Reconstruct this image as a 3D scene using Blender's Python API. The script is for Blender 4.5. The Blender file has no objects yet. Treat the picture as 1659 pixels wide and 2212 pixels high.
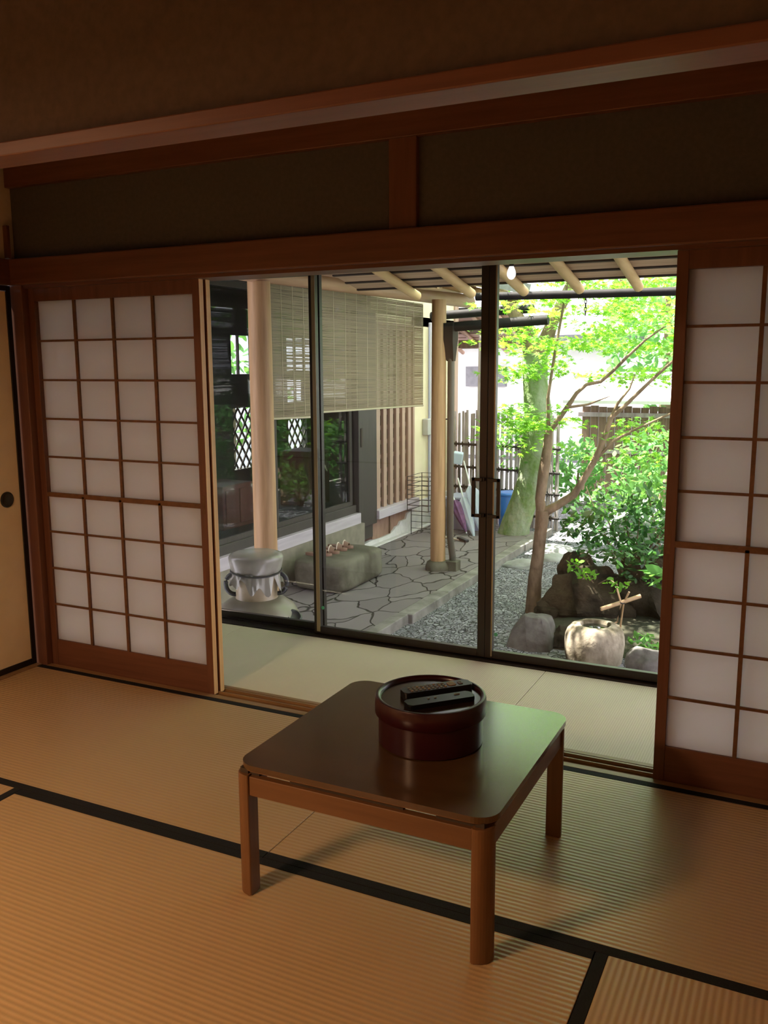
import bpy, bmesh, math, random
from mathutils import Vector, Matrix, noise, Euler

random.seed(7)
R = math.radians
PI = math.pi
scene = bpy.context.scene
COL = scene.collection

# ------------------------------------------------------------------ helpers
def lin(h):
    h = h.lstrip('#')
    o = []
    for i in (0, 2, 4):
        c = int(h[i:i + 2], 16) / 255
        o.append(c / 12.92 if c <= .04045 else ((c + .055) / 1.055) ** 2.4)
    return (*o, 1)


class MB:
    """collects simple shapes into one mesh"""
    def __init__(s):
        s.bm = bmesh.new()

    def box(s, x0, x1, y0, y1, z0, z1, bev=0, seg=2):
        g = bmesh.ops.create_cube(s.bm, size=1)
        vs = g['verts']
        for v in vs:
            v.co = Vector((x0 + (v.co.x + .5) * (x1 - x0), y0 + (v.co.y + .5) * (y1 - y0), z0 + (v.co.z + .5) * (z1 - z0)))
        if bev:
            es = list({e for v in vs for e in v.link_edges})
            bmesh.ops.bevel(s.bm, geom=es, offset=bev, segments=seg, affect='EDGES', profile=.5)
        return s

    def obox(s, c, size, rot=(0, 0, 0), bev=0):
        g = bmesh.ops.create_cube(s.bm, size=1)
        vs = g['verts']
        M = Matrix.Translation(Vector(c)) @ Euler(rot).to_matrix().to_4x4() @ Matrix.Diagonal((*size, 1))
        bmesh.ops.transform(s.bm, matrix=M, verts=vs)
        if bev:
            es = list({e for v in vs for e in v.link_edges})
            bmesh.ops.bevel(s.bm, geom=es, offset=bev, segments=2, affect='EDGES', profile=.5)
        return s

    def tube(s, pts, rad, n=10, cap=True):
        pts = [Vector(p) for p in pts]
        if not hasattr(rad, '__len__'):
            rad = [rad] * len(pts)
        rings = []
        up = Vector((.13, .21, 1)).normalized()
        for i, p in enumerate(pts):
            a = pts[max(i - 1, 0)]
            b = pts[min(i + 1, len(pts) - 1)]
            d = (b - a)
            if d.length < 1e-9:
                d = Vector((0, 0, 1))
            d.normalize()
            x = up.cross(d)
            if x.length < .15:
                x = Vector((1, .1, 0)).cross(d)
            x.normalize()
            y = d.cross(x)
            rings.append([s.bm.verts.new(p + rad[i] * (math.cos(2 * PI * k / n) * x + math.sin(2 * PI * k / n) * y)) for k in range(n)])
        for r0, r1 in zip(rings, rings[1:]):
            for k in range(n):
                f = s.bm.faces.new((r0[k], r0[(k + 1) % n], r1[(k + 1) % n], r1[k]))
                f.smooth = True
        if cap:
            s.bm.faces.new(rings[0][::-1])
            s.bm.faces.new(rings[-1])
        return s

    def lathe(s, prof, c=(0, 0, 0), n=48, jitter=None, sx=1, sy=1):
        c = Vector(c)
        rings = []
        for r, z in prof:
            ring = []
            for k in range(n):
                a = 2 * PI * k / n
                rr = r
                if jitter:
                    rr = r * jitter(a, z, r)
                ring.append(s.bm.verts.new(c + Vector((rr * math.cos(a) * sx, rr * math.sin(a) * sy, z))))
            rings.append(ring)
        for r0, r1 in zip(rings, rings[1:]):
            for k in range(n):
                f = s.bm.faces.new((r0[k], r0[(k + 1) % n], r1[(k + 1) % n], r1[k]))
                f.smooth = True
        s.bm.faces.new(rings[0][::-1])
        s.bm.faces.new(rings[-1])
        return s

    def prism(s, poly, z0, z1, bev=0):
        """poly: list of (x, y), extruded in z"""
        a = [s.bm.verts.new((x, y, z0)) for x, y in poly]
        b = [s.bm.verts.new((x, y, z1)) for x, y in poly]
        n = len(poly)
        fs = [s.bm.faces.new(a[::-1]), s.bm.faces.new(b)]
        for k in range(n):
            fs.append(s.bm.faces.new((a[k], a[(k + 1) % n], b[(k + 1) % n], b[k])))
        if bev:
            es = [e for f in fs[:2] for e in f.edges]
            bmesh.ops.bevel(s.bm, geom=es, offset=bev, segments=3, affect='EDGES', profile=.5)
        return s

    def rock(s, c, size, seed=0, rough=.22, cuts=5, sub=4, zmin=None, rz=0):
        rnd = random.Random(seed)
        g = bmesh.ops.create_icosphere(s.bm, subdivisions=sub, radius=1)
        planes = []
        for _ in range(cuts):
            n = Vector((rnd.uniform(-1, 1), rnd.uniform(-1, 1), rnd.uniform(-.4, 1))).normalized()
            planes.append((n, rnd.uniform(.62, .85)))
        off = Vector((seed * 3.7, seed * 1.3, seed * 2.1))
        ca, sa = math.cos(rz), math.sin(rz)
        for v in g['verts']:
            p = v.co.copy()
            for n, d in planes:
                e = p.dot(n) - d
                if e > 0:
                    p -= n * e * .92
            k = 1 + rough * noise.fractal(p * 1.6 + off, 1.0, 2.0, 4)
            p *= k
            q = Vector((p.x * size[0], p.y * size[1], p.z * size[2]))
            q = Vector((q.x * ca - q.y * sa, q.x * sa + q.y * ca, q.z)) + Vector(c)
            if zmin is not None and q.z < zmin:
                q.z = zmin
            v.co = q
        for f in s.bm.faces:
            f.smooth = True
        return s

    def hull(s, pts, seed=0, amp=.012, cuts=3):
        b2 = bmesh.new()
        for p in pts:
            b2.verts.new(p)
        bmesh.ops.convex_hull(b2, input=b2.verts)
        bmesh.ops.triangulate(b2, faces=b2.faces)
        bmesh.ops.bevel(b2, geom=list(b2.edges), offset=.005, segments=1, affect='EDGES', profile=.6)
        bmesh.ops.triangulate(b2, faces=b2.faces)
        for _ in range(cuts):
            es = [e for e in b2.edges if e.calc_length() > .035]
            if es:
                bmesh.ops.subdivide_edges(b2, edges=es, cuts=1)
                bmesh.ops.triangulate(b2, faces=b2.faces)
        off = Vector((seed, seed * 2.3, seed * .7))
        b2.normal_update()
        mv = [(v, v.normal * amp * noise.fractal(v.co * 9 + off, 1, 2, 4)) for v in b2.verts]
        for v, d in mv:
            v.co += d
        for f in b2.faces:
            f.smooth = True
        tmp = bpy.data.meshes.new('tmp')
        b2.to_mesh(tmp)
        b2.free()
        s.bm.from_mesh(tmp)
        bpy.data.meshes.remove(tmp)
        return s

    def build(s, name, mat, parent=None, smooth=None):
        me = bpy.data.meshes.new(name)
        if parent is not None:
            o = world_loc(parent)
            if o.length:
                bmesh.ops.translate(s.bm, verts=s.bm.verts, vec=-o)
        bmesh.ops.recalc_face_normals(s.bm, faces=s.bm.faces)
        s.bm.to_mesh(me)
        s.bm.free()
        me.materials.append(mat)
        if any(p.use_smooth for p in me.polygons):
            me.set_sharp_from_angle(angle=R(42))
        ob = bpy.data.objects.new(name, me)
        COL.objects.link(ob)
        if parent is not None:
            ob.parent = parent
        return ob


def world_loc(o):
    v = Vector((0, 0, 0))
    while o is not None:
        v = v + o.location
        o = o.parent
    return v


def tag(o, label=None, cat=None, group=None, kind=None):
    if label:
        o['label'] = label
    if cat:
        o['category'] = cat
    if group:
        o['group'] = group
    if kind:
        o['kind'] = kind
    return o


def thing(name, label, cat, loc=(0, 0, 0), group=None):
    o = bpy.data.objects.new(name, None)
    COL.objects.link(o)
    o.location = loc
    o.empty_display_size = .1
    return tag(o, label, cat, group, 'thing')


def struct(name, mb, mat):
    return tag(mb.build(name, mat), kind='structure')


def pymesh(name, verts, faces, mat, parent=None, smooth=False):
    me = bpy.data.meshes.new(name)
    o = world_loc(parent) if parent else Vector((0, 0, 0))
    me.from_pydata([(v[0] - o.x, v[1] - o.y, v[2] - o.z) for v in verts], [], faces)
    me.materials.append(mat)
    if smooth:
        for p in me.polygons:
            p.use_smooth = True
    ob = bpy.data.objects.new(name, me)
    COL.objects.link(ob)
    if parent:
        ob.parent = parent
    return ob


# ------------------------------------------------------------------ materials
def newmat(name):
    m = bpy.data.materials.new(name)
    m.use_nodes = True
    nt = m.node_tree
    nt.nodes.clear()
    out = nt.nodes.new('ShaderNodeOutputMaterial')
    return m, nt, out


def N(nt, typ, **kw):
    n = nt.nodes.new(typ)
    for k, v in kw.items():
        if k in n.inputs.keys():
            n.inputs[k].default_value = v
        else:
            setattr(n, k, v)
    return n


def L(nt, a, b):
    nt.links.new(a, b)


def principled(name, c1, c2=None, rough=.6, scale=(8, 8, 8), detail=4, bump=0, bscale=None, spec=.5, metal=0, coat=0, lo=.35, hi=.65, coord='Object', dist=.002):
    m, nt, out = newmat(name)
    p = N(nt, 'ShaderNodeBsdfPrincipled', Roughness=rough, Metallic=metal)
    p.inputs['Specular IOR Level'].default_value = spec
    p.inputs['Coat Weight'].default_value = coat
    p.inputs['Coat Roughness'].default_value = .15
    L(nt, p.outputs[0], out.inputs[0])
    tc = N(nt, 'ShaderNodeTexCoord')
    mp = N(nt, 'ShaderNodeMapping')
    mp.inputs['Scale'].default_value = scale
    L(nt, tc.outputs[coord], mp.inputs[0])
    no = N(nt, 'ShaderNodeTexNoise', Scale=1.0, Detail=detail, Roughness=.6)
    L(nt, mp.outputs[0], no.inputs['Vector'])
    rp = N(nt, 'ShaderNodeValToRGB')
    rp.color_ramp.elements[0].position = lo
    rp.color_ramp.elements[1].position = hi
    rp.color_ramp.elements[0].color = c1
    rp.color_ramp.elements[1].color = c2 or c1
    L(nt, no.outputs['Fac'], rp.inputs[0])
    L(nt, rp.outputs[0], p.inputs['Base Color'])
    if bump:
        b = N(nt, 'ShaderNodeBump', Strength=bump, Distance=dist)
        if bscale:
            n2 = N(nt, 'ShaderNodeTexNoise', Scale=bscale, Detail=5)
            L(nt, tc.outputs[coord], n2.inputs['Vector'])
            L(nt, n2.outputs['Fac'], b.inputs['Height'])
        else:
            L(nt, no.outputs['Fac'], b.inputs['Height'])
        L(nt, b.outputs[0], p.inputs['Normal'])
    return m


def wood(name, c1, c2, axis='z', rough=.45, freq=45, **kw):
    s = [freq, freq, freq]
    s['xyz'.index(axis)] = freq * .05
    return principled(name, c1, c2, rough, tuple(s), detail=5, bump=.15, lo=.3, hi=.7, **kw)


def tatami_mat(name, axis, c1, c2, pitch=.0165, bump=.55, rough=.42):
    """woven rush: ribs run along `axis`"""
    m, nt, out = newmat(name)
    p = N(nt, 'ShaderNodeBsdfPrincipled', Roughness=rough)
    p.inputs['Specular IOR Level'].default_value = .5
    L(nt, p.outputs[0], out.inputs[0])
    tc = N(nt, 'ShaderNodeTexCoord')
    sep = N(nt, 'ShaderNodeSeparateXYZ')
    L(nt, tc.outputs['Object'], sep.inputs[0])
    across, along = ('Y', 'X') if axis == 'x' else ('X', 'Y')
    w = N(nt, 'ShaderNodeMath', operation='MULTIPLY')
    w.inputs[1].default_value = 2 * PI / pitch
    L(nt, sep.outputs[across], w.inputs[0])
    sn = N(nt, 'ShaderNodeMath', operation='SINE')
    L(nt, w.outputs[0], sn.inputs[0])
    rib = N(nt, 'ShaderNodeMapRange')
    rib.inputs['From Min'].default_value = -1
    rib.inputs['From Max'].default_value = 1
    L(nt, sn.outputs[0], rib.inputs['Value'])
    # blotchy ageing and fibres
    mp = N(nt, 'ShaderNodeMapping')
    mp.inputs['Scale'].default_value = (60, 600, 1) if axis == 'y' else (600, 60, 1)
    L(nt, tc.outputs['Object'], mp.inputs[0])
    fib = N(nt, 'ShaderNodeTexNoise', Scale=.6, Detail=3)
    L(nt, mp.outputs[0], fib.inputs['Vector'])
    big = N(nt, 'ShaderNodeTexNoise', Scale=3.0, Detail=5, Roughness=.6)
    L(nt, tc.outputs['Object'], big.inputs['Vector'])
    mx = N(nt, 'ShaderNodeMix', data_type='RGBA')
    mx.inputs[6].default_value = c1
    mx.inputs[7].default_value = c2
    ad = N(nt, 'ShaderNodeMath', operation='MULTIPLY_ADD')
    L(nt, fib.outputs['Fac'], ad.inputs[0])
    ad.inputs[1].default_value = .5
    sc = N(nt, 'ShaderNodeMath', operation='MULTIPLY')
    sc.inputs[1].default_value = .5
    L(nt, big.outputs['Fac'], sc.inputs[0])
    L(nt, sc.outputs[0], ad.inputs[2])
    L(nt, ad.outputs[0], mx.inputs[0])
    # crease shade put into the colour: valleys between ribs go slightly darker
    mv = N(nt, 'ShaderNodeMix', data_type='RGBA', blend_type='MULTIPLY')
    mv.inputs[7].default_value = (.90, .88, .84, 1)
    inv = N(nt, 'ShaderNodeMath', operation='SUBTRACT')
    inv.inputs[0].default_value = 1
    L(nt, rib.outputs[0], inv.inputs[1])
    L(nt, inv.outputs[0], mv.inputs[0])
    L(nt, mx.outputs[2], mv.inputs[6])
    L(nt, mv.outputs[2], p.inputs['Base Color'])
    b = N(nt, 'ShaderNodeBump', Strength=bump, Distance=.0016)
    L(nt, rib.outputs[0], b.inputs['Height'])
    L(nt, b.outputs[0], p.inputs['Normal'])
    return m


def glass_mat(name, tint=(.96, .98, .97, 1), refl=1.0):
    m, nt, out = newmat(name)
    tr = N(nt, 'ShaderNodeBsdfTransparent', Color=tint)
    gl = N(nt, 'ShaderNodeBsdfGlossy', Roughness=.02)
    lw = N(nt, 'ShaderNodeLayerWeight', Blend=.5)
    pw = N(nt, 'ShaderNodeMath', operation='POWER')
    pw.inputs[1].default_value = 4.0
    L(nt, lw.outputs['Facing'], pw.inputs[0])
    ma = N(nt, 'ShaderNodeMath', operation='MULTIPLY_ADD')
    ma.inputs[1].default_value = .9 * refl
    ma.inputs[2].default_value = .03 * refl
    L(nt, pw.outputs[0], ma.inputs[0])
    mx = N(nt, 'ShaderNodeMixShader')
    L(nt, ma.outputs[0], mx.inputs[0])
    L(nt, tr.outputs[0], mx.inputs[1])
    L(nt, gl.outputs[0], mx.inputs[2])
    L(nt, mx.outputs[0], out.inputs[0])
    return m


def translucent(name, c1, c2, trans, fac=.5, rough=.5, spec=.3, scale=3):
    m, nt, out = newmat(name)
    p = N(nt, 'ShaderNodeBsdfPrincipled', Roughness=rough)
    p.inputs['Specular IOR Level'].default_value = spec
    t = N(nt, 'ShaderNodeBsdfTranslucent', Color=trans)
    g = N(nt, 'ShaderNodeNewGeometry')
    rp = N(nt, 'ShaderNodeMix', data_type='RGBA')
    rp.inputs[6].default_value = c1
    rp.inputs[7].default_value = c2
    L(nt, g.outputs['Random Per Island'], rp.inputs[0])
    L(nt, rp.outputs[2], p.inputs['Base Color'])
    mx = N(nt, 'ShaderNodeMixShader', Fac=fac)
    L(nt, p.outputs[0], mx.inputs[1])
    L(nt, t.outputs[0], mx.inputs[2])
    L(nt, mx.outputs[0], out.inputs[0])
    return m


def voronoi_mat(name, base1, base2, joint, scale, width, rough=.8, bump=.8, dist=.01, stretch=(1, 1, 1), grit=0):
    """stones with joints (crazy paving)"""
    m, nt, out = newmat(name)
    p = N(nt, 'ShaderNodeBsdfPrincipled', Roughness=rough)
    p.inputs['Specular IOR Level'].default_value = .25
    L(nt, p.outputs[0], out.inputs[0])
    tc = N(nt, 'ShaderNodeTexCoord')
    mp = N(nt, 'ShaderNodeMapping')
    mp.inputs['Scale'].default_value = stretch
    L(nt, tc.outputs['Object'], mp.inputs[0])
    dn = N(nt, 'ShaderNodeTexNoise', Scale=4.0, Detail=2)
    L(nt, mp.outputs[0], dn.inputs['Vector'])
    vm = N(nt, 'ShaderNodeMix', data_type='RGBA', blend_type='ADD')
    vm.inputs[0].default_value = .18
    L(nt, mp.outputs[0], vm.inputs[6])
    L(nt, dn.outputs['Color'], vm.inputs[7])
    v = N(nt, 'ShaderNodeTexVoronoi', feature='DISTANCE_TO_EDGE', Scale=scale)
    L(nt, vm.outputs[2], v.inputs['Vector'])
    v2 = N(nt, 'ShaderNodeTexVoronoi', feature='F1', Scale=scale)
    L(nt, vm.outputs[2], v2.inputs['Vector'])
    st = N(nt, 'ShaderNodeMapRange')
    st.inputs['From Min'].default_value = width * .4
    st.inputs['From Max'].default_value = width
    L(nt, v.outputs['Distance'], st.inputs['Value'])
    no = N(nt, 'ShaderNodeTexNoise', Scale=9, Detail=8, Roughness=.7)
    L(nt, tc.outputs['Object'], no.inputs['Vector'])
    sx = N(nt, 'ShaderNodeSeparateColor')
    L(nt, v2.outputs['Color'], sx.inputs[0])
    ad = N(nt, 'ShaderNodeMath', operation='MULTIPLY_ADD')
    L(nt, sx.outputs[0], ad.inputs[0])
    ad.inputs[1].default_value = .6
    ml = N(nt, 'ShaderNodeMath', operation='MULTIPLY')
    ml.inputs[1].default_value = .5
    L(nt, no.outputs['Fac'], ml.inputs[0])
    L(nt, ml.outputs[0], ad.inputs[2])
    cm = N(nt, 'ShaderNodeMix', data_type='RGBA')
    cm.inputs[6].default_value = base1
    cm.inputs[7].default_value = base2
    L(nt, ad.outputs[0], cm.inputs[0])
    jm = N(nt, 'ShaderNodeMix', data_type='RGBA')
    jm.inputs[6].default_value = joint
    L(nt, st.outputs[0], jm.inputs[0])
    L(nt, cm.outputs[2], jm.inputs[7])
    L(nt, jm.outputs[2], p.inputs['Base Color'])
    hs = N(nt, 'ShaderNodeMath', operation='MULTIPLY_ADD')
    L(nt, no.outputs['Fac'], hs.inputs[0])
    hs.inputs[1].default_value = .25
    L(nt, st.outputs[0], hs.inputs[2])
    b = N(nt, 'ShaderNodeBump', Strength=bump, Distance=dist)
    L(nt, hs.outputs[0], b.inputs['Height'])
    L(nt, b.outputs[0], p.inputs['Normal'])
    return m


M = {}
RED1, RED2 = (.115, .046, .026, 1), (.170, .072, .042, 1)
M['red_z'] = wood('red_wood_upright', RED1, RED2, 'z', .42)
M['red_x'] = wood('red_wood_along', RED1, RED2, 'x', .42)
M['red_y'] = wood('red_wood_deep', RED1, RED2, 'y', .42)
M['bar'] = principled('lattice_wood', (.12, .055, .022, 1), (.17, .08, .035, 1), .5, (40, 40, 40))
M['edge'] = wood('daylit_shoji_edge', (.66, .36, .11, 1), (.80, .47, .17, 1), 'z', .5)  # lit copy of the frame wood: daylight put into the side-face colour
M['sill'] = wood('sill_wood', (.22, .13, .06, 1), (.34, .21, .10, 1), 'x', .5)
M['paper'] = translucent('shoji_paper', (.74, .75, .78, 1), (.76, .77, .80, 1), (.93, .90, .92, 1), .74, .9, .1)
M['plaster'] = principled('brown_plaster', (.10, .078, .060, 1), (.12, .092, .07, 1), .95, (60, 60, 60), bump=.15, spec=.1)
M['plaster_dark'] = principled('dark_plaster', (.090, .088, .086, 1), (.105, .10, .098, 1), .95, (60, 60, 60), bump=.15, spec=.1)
M['room_plaster'] = principled('pale_room_plaster', (.58, .50, .40, 1), (.63, .55, .45, 1), .95, (20, 20, 20), spec=.1)
M['pale_ceiling'] = wood('pale_ceiling_board', (.52, .45, .36, 1), (.62, .55, .45, 1), 'x', .7)
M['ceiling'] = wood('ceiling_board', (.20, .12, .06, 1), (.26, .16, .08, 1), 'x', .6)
M['fusuma'] = principled('fusuma_paper', (.78, .66, .43, 1), (.84, .72, .48, 1), .85, (6, 6, 6), spec=.15)
M['lacquer_black'] = principled('black_lacquer', (.010, .008, .007, 1), None, .35)
M['pull'] = principled('dark_pull', (.022, .022, .022, 1), None, .4)
M['tat_x'] = tatami_mat('rush_along', 'x', (.44, .30, .148, 1), (.54, .39, .212, 1))
M['tat_y'] = tatami_mat('rush_crossways', 'y', (.45, .30, .145, 1), (.54, .38, .205, 1))
M['tat_out'] = tatami_mat('lifted_veranda_rush', 'y', (.66, .595, .44, 1), (.80, .74, .58, 1), pitch=.009, bump=.25, rough=.62)  # veranda rush, colour raised to stand in for stronger window light
M['heri'] = principled('black_cloth_border', (.012, .012, .013, 1), (.020, .020, .021, 1), .85, (300, 300, 300), bump=.3, spec=.15)
M['table_top'] = wood('polished_table_top', (.062, .030, .010, 1), (.092, .047, .017, 1), 'x', .24, 26, coat=.5)
M['table_x'] = wood('table_wood_along', (.115, .054, .021, 1), (.18, .088, .036, 1), 'x', .38, 30)
M['table_y'] = wood('table_wood_deep', (.115, .054, .021, 1), (.18, .088, .036, 1), 'y', .38, 30)
M['table_z'] = wood('table_wood_upright', (.115, .054, .021, 1), (.18, .088, .036, 1), 'z', .38, 30)
M['lacquer_red'] = principled('wine_lacquer', (.026, .0035, .006, 1), (.030, .004, .007, 1), .30, spec=.3, coat=.15)
M['lid_top'] = principled('lid_top_lacquer', (.016, .008, .006, 1), (.022, .011, .008, 1), .25, (10, 10, 10), coat=.3)
M['remote'] = principled('black_plastic', (.009, .009, .009, 1), None, .35)
M['remote_gloss'] = principled('glossy_black_plastic', (.004, .004, .005, 1), None, .32, spec=.3)
M['button'] = principled('grey_rubber', (.16, .15, .14, 1), None, .5)
M['button_warm'] = principled('tan_rubber', (.25, .16, .09, 1), None, .5)
M['alu'] = principled('bronze_aluminium', (.017, .012, .009, 1), (.022, .016, .012, 1), .38, (200, 200, 3), metal=.15)
M['alu_lit'] = principled('lit_bronze_edge', (.30, .25, .15, 1), (.38, .32, .20, 1), .3, (200, 200, 3), metal=.2)  # lit copy of the bronze: outdoor light put into the stile edge colour
M['glass'] = glass_mat('window_glass', (.985, .98, .985, 1), .8)
M['glass_wing'] = glass_mat('dark_wing_glass', (.72, .77, .77, 1), .6)
M['sticker'] = principled('green_sticker', (.10, .50, .32, 1), None, .5)
# outdoors
M['log'] = principled('peeled_log', (.32, .185, .082, 1), (.45, .27, .13, 1), .6, (30, 30, 2), bump=.2)
M['log_y'] = principled('pink_peeled_log', (.40, .225, .135, 1), (.50, .30, .19, 1), .55, (20, 2, 20), bump=.2)
M['rafter'] = principled('pale_rafter', (.52, .36, .16, 1), (.64, .47, .23, 1), .6, (25, 2, 25), bump=.2)
M['eave_board'] = wood('eave_board', (.36, .245, .14, 1), (.58, .42, .26, 1), 'x', .75, 30)
M['eave_dark'] = principled('dark_batten', (.035, .024, .016, 1), (.05, .035, .022, 1), .8)
M['roof_tile'] = principled('grey_roof_tile', (.16, .16, .17, 1), (.22, .22, .23, 1), .6, (10, 10, 10))
M['copper'] = principled('dark_gutter', (.012, .012, .010, 1), (.020, .018, .016, 1), .7, (20, 20, 20), spec=.2)
M['downpipe'] = principled('brown_green_pipe', (.050, .046, .032, 1), (.075, .066, .045, 1), .45, (20, 20, 3))
M['bamboo_blind'] = principled('bamboo_splints', (.135, .094, .050, 1), (.215, .16, .095, 1), .6, (3, 3, 350))
M['thread'] = principled('pale_thread', (.45, .40, .28, 1), None, .8)
M['wing_wood'] = wood('weathered_dark_wood', (.026, .020, .016, 1), (.050, .039, .031, 1), 'z', .6)
M['wing_sill'] = principled('silvery_sill_board', (.40, .35, .40, 1), (.50, .45, .50, 1), .5, (30, 2, 30), bump=.1)
M['wing_lattice'] = wood('brown_lattice', (.30, .19, .14, 1), (.42, .29, .22, 1), 'z', .6)
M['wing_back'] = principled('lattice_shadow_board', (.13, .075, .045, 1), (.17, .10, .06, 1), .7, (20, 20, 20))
M['cream'] = principled('cream_plaster', (.66, .58, .40, 1), (.72, .64, .46, 1), .9, (4, 4, 4), bump=.1, spec=.1)
M['grey_plaster'] = principled('grey_green_plaster', (.19, .17, .135, 1), (.26, .235, .185, 1), .95, (9, 9, 9), bump=.3, spec=.1)
M['brown_board'] = principled('brown_skirting_board', (.20, .11, .075, 1), (.30, .18, .13, 1), .7, (5, 12, 5))
M['foundation'] = principled('pale_foundation', (.48, .46, .46, 1), (.60, .58, .58, 1), .9, (8, 8, 8), bump=.3, spec=.1)
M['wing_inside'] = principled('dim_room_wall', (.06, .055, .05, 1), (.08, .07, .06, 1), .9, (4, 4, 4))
M['white_paint'] = principled('white_plaster', (.80, .79, .76, 1), (.85, .84, .81, 1), .9, (5, 5, 5), spec=.1)
M['paving'] = voronoi_mat('crazy_paving', (.135, .117, .118, 1), (.215, .19, .19, 1), (.030, .026, .022, 1), 3.3, .026, stretch=(1.2, .75, 1), dist=.012)
M['kerb'] = principled('kerb_stone', (.15, .14, .125, 1), (.27, .255, .235, 1), .85, (7, 7, 7), 8, bump=.5, bscale=20, spec=.2, dist=.008)
M['gravel'] = voronoi_mat('blue_grey_gravel', (.050, .053, .062, 1), (.40, .40, .44, 1), (.03, .03, .034, 1), 36, .10, bump=1, dist=.03)
M['soil'] = principled('mossy_soil', (.018, .026, .009, 1), (.045, .042, .022, 1), .95, (6, 6, 6), bump=.6, bscale=30, dist=.02)
M['stone'] = principled('grey_stone', (.06, .056, .050, 1), (.17, .16, .145, 1), .85, (7, 7, 7), 8, bump=.7, bscale=22, spec=.2, dist=.012)
M['stone_step'] = principled('greenish_step_stone', (.065, .058, .040, 1), (.15, .14, .105, 1), .85, (5, 5, 5), 8, bump=.6, bscale=18, spec=.2, dist=.01)
M['stone_pale'] = principled('pale_granite', (.10, .08, .045, 1), (.40, .35, .26, 1), .85, (9, 9, 5), 8, bump=.7, bscale=25, spec=.2, dist=.01)
M['stone_dark'] = principled('dark_mossy_rock', (.016, .013, .008, 1), (.055, .044, .027, 1), .9, (4, 4, 4), 8, bump=.9, bscale=14, spec=.15, dist=.03)
M['stone_slab'] = principled('grey_slab', (.22, .22, .21, 1), (.36, .36, .36, 1), .85, (6, 6, 6), 6, bump=.5, bscale=18, spec=.2, dist=.01)
M['stone_white'] = principled('whitish_rock', (.42, .42, .40, 1), (.60, .60, .58, 1), .85, (5, 5, 5), 6, bump=.5, bscale=15, spec=.2, dist=.02)
M['water'] = principled('dark_water', (.012, .014, .010, 1), None, .04)
M['bark'] = principled('brown_bark', (.12, .083, .045, 1), (.26, .19, .115, 1), .9, (14, 14, 5), 6, bump=.8, bscale=25, dist=.01)
M['bark_moss'] = principled('mossy_bark', (.11, .19, .035, 1), (.30, .34, .24, 1), .95, (6, 6, 3), 6, bump=.9, bscale=18, dist=.02)
M['bark_pale'] = principled('tan_bark', (.33, .24, .15, 1), (.42, .32, .21, 1), .8, (14, 14, 5), 6, bump=.5)
M['maple'] = translucent('maple_leaf', (.09, .26, .025, 1), (.19, .38, .055, 1), (.29, .62, .045, 1), .5, .5)
M['leaf_mid'] = translucent('garden_leaf', (.055, .17, .035, 1), (.13, .30, .07, 1), (.22, .48, .08, 1), .42, .45)
M['leaf_dark'] = translucent('glossy_shrub_leaf', (.018, .070, .020, 1), (.050, .14, .035, 1), (.08, .22, .035, 1), .28, .28, .5)
M['leaf_far'] = translucent('distant_leaf', (.07, .23, .065, 1), (.17, .36, .11, 1), (.20, .48, .11, 1), .5, .6)
M['bamboo_old'] = principled('old_bamboo', (.26, .22, .21, 1), (.44, .39, .38, 1), .6, (12, 12, 3))
M['rope'] = principled('black_rope', (.014, .013, .012, 1), None, .9)
M['bamboo_pipe'] = principled('tan_bamboo', (.30, .19, .085, 1), (.40, .27, .14, 1), .45, (20, 20, 20))
M['jar_clay'] = principled('tan_glazed_clay', (.26, .20, .115, 1), (.38, .31, .20, 1), .35, (4, 4, 9))
M['jar_body'] = principled('grey_brown_glaze', (.15, .13, .09, 1), (.21, .185, .135, 1), .35, (5, 5, 5))
M['cover'] = principled('grey_plastic_sheet', (.22, .205, .165, 1), (.30, .285, .24, 1), .25, (5, 5, 5), bump=.2)
M['cord'] = principled('dark_cord', (.03, .028, .024, 1), None, .8)
M['iron'] = principled('black_iron', (.012, .012, .014, 1), None, .5)
M['sandal'] = principled('brown_sandal', (.16, .085, .055, 1), (.22, .12, .08, 1), .55, (30, 30, 30))
M['strap'] = principled('pale_strap', (.55, .47, .38, 1), None, .7)
M['wire'] = principled('black_wire', (.015, .014, .018, 1), None, .5)
M['grey_box'] = principled('slate_box', (.30, .32, .44, 1), (.34, .36, .48, 1), .6, (5, 5, 5))
M['pale_blue'] = principled('pale_blue_plastic', (.48, .58, .70, 1), None, .5)
M['blue'] = principled('blue_plastic', (.05, .20, .62, 1), None, .4)
M['clear_vinyl'] = translucent('clear_vinyl', (.55, .60, .68, 1), (.62, .67, .74, 1), (.75, .82, .92, 1), .45, .2)
M['white_plastic'] = principled('white_plastic', (.78, .80, .80, 1), None, .4)
M['purple_cloth'] = principled('purple_cloth', (.085, .035, .10, 1), (.15, .06, .16, 1), .8, (25, 25, 25), bump=.5)
M['conduit'] = principled('lavender_conduit', (.60, .57, .62, 1), None, .5)
M['grey_plastic'] = principled('grey_plastic', (.42, .42, .40, 1), None, .5)
M['red_cabinet'] = principled('red_brown_cabinet', (.28, .07, .05, 1), (.33, .09, .065, 1), .5, (10, 10, 10))
M['pink_board'] = wood('pinkish_roof_board', (.42, .24, .19, 1), (.56, .36, .30, 1), 'x', .7)
M['brown_plank'] = wood('brown_plank_wall', (.13, .085, .055, 1), (.24, .16, .11, 1), 'z', .8)

m, nt, out = newmat('lamp_glow')
em = N(nt, 'ShaderNodeEmission', Color=(1, .98, .95, 1), Strength=.8)
L(nt, em.outputs[0], out.inputs[0])
M['lamp_glow'] = m

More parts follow.
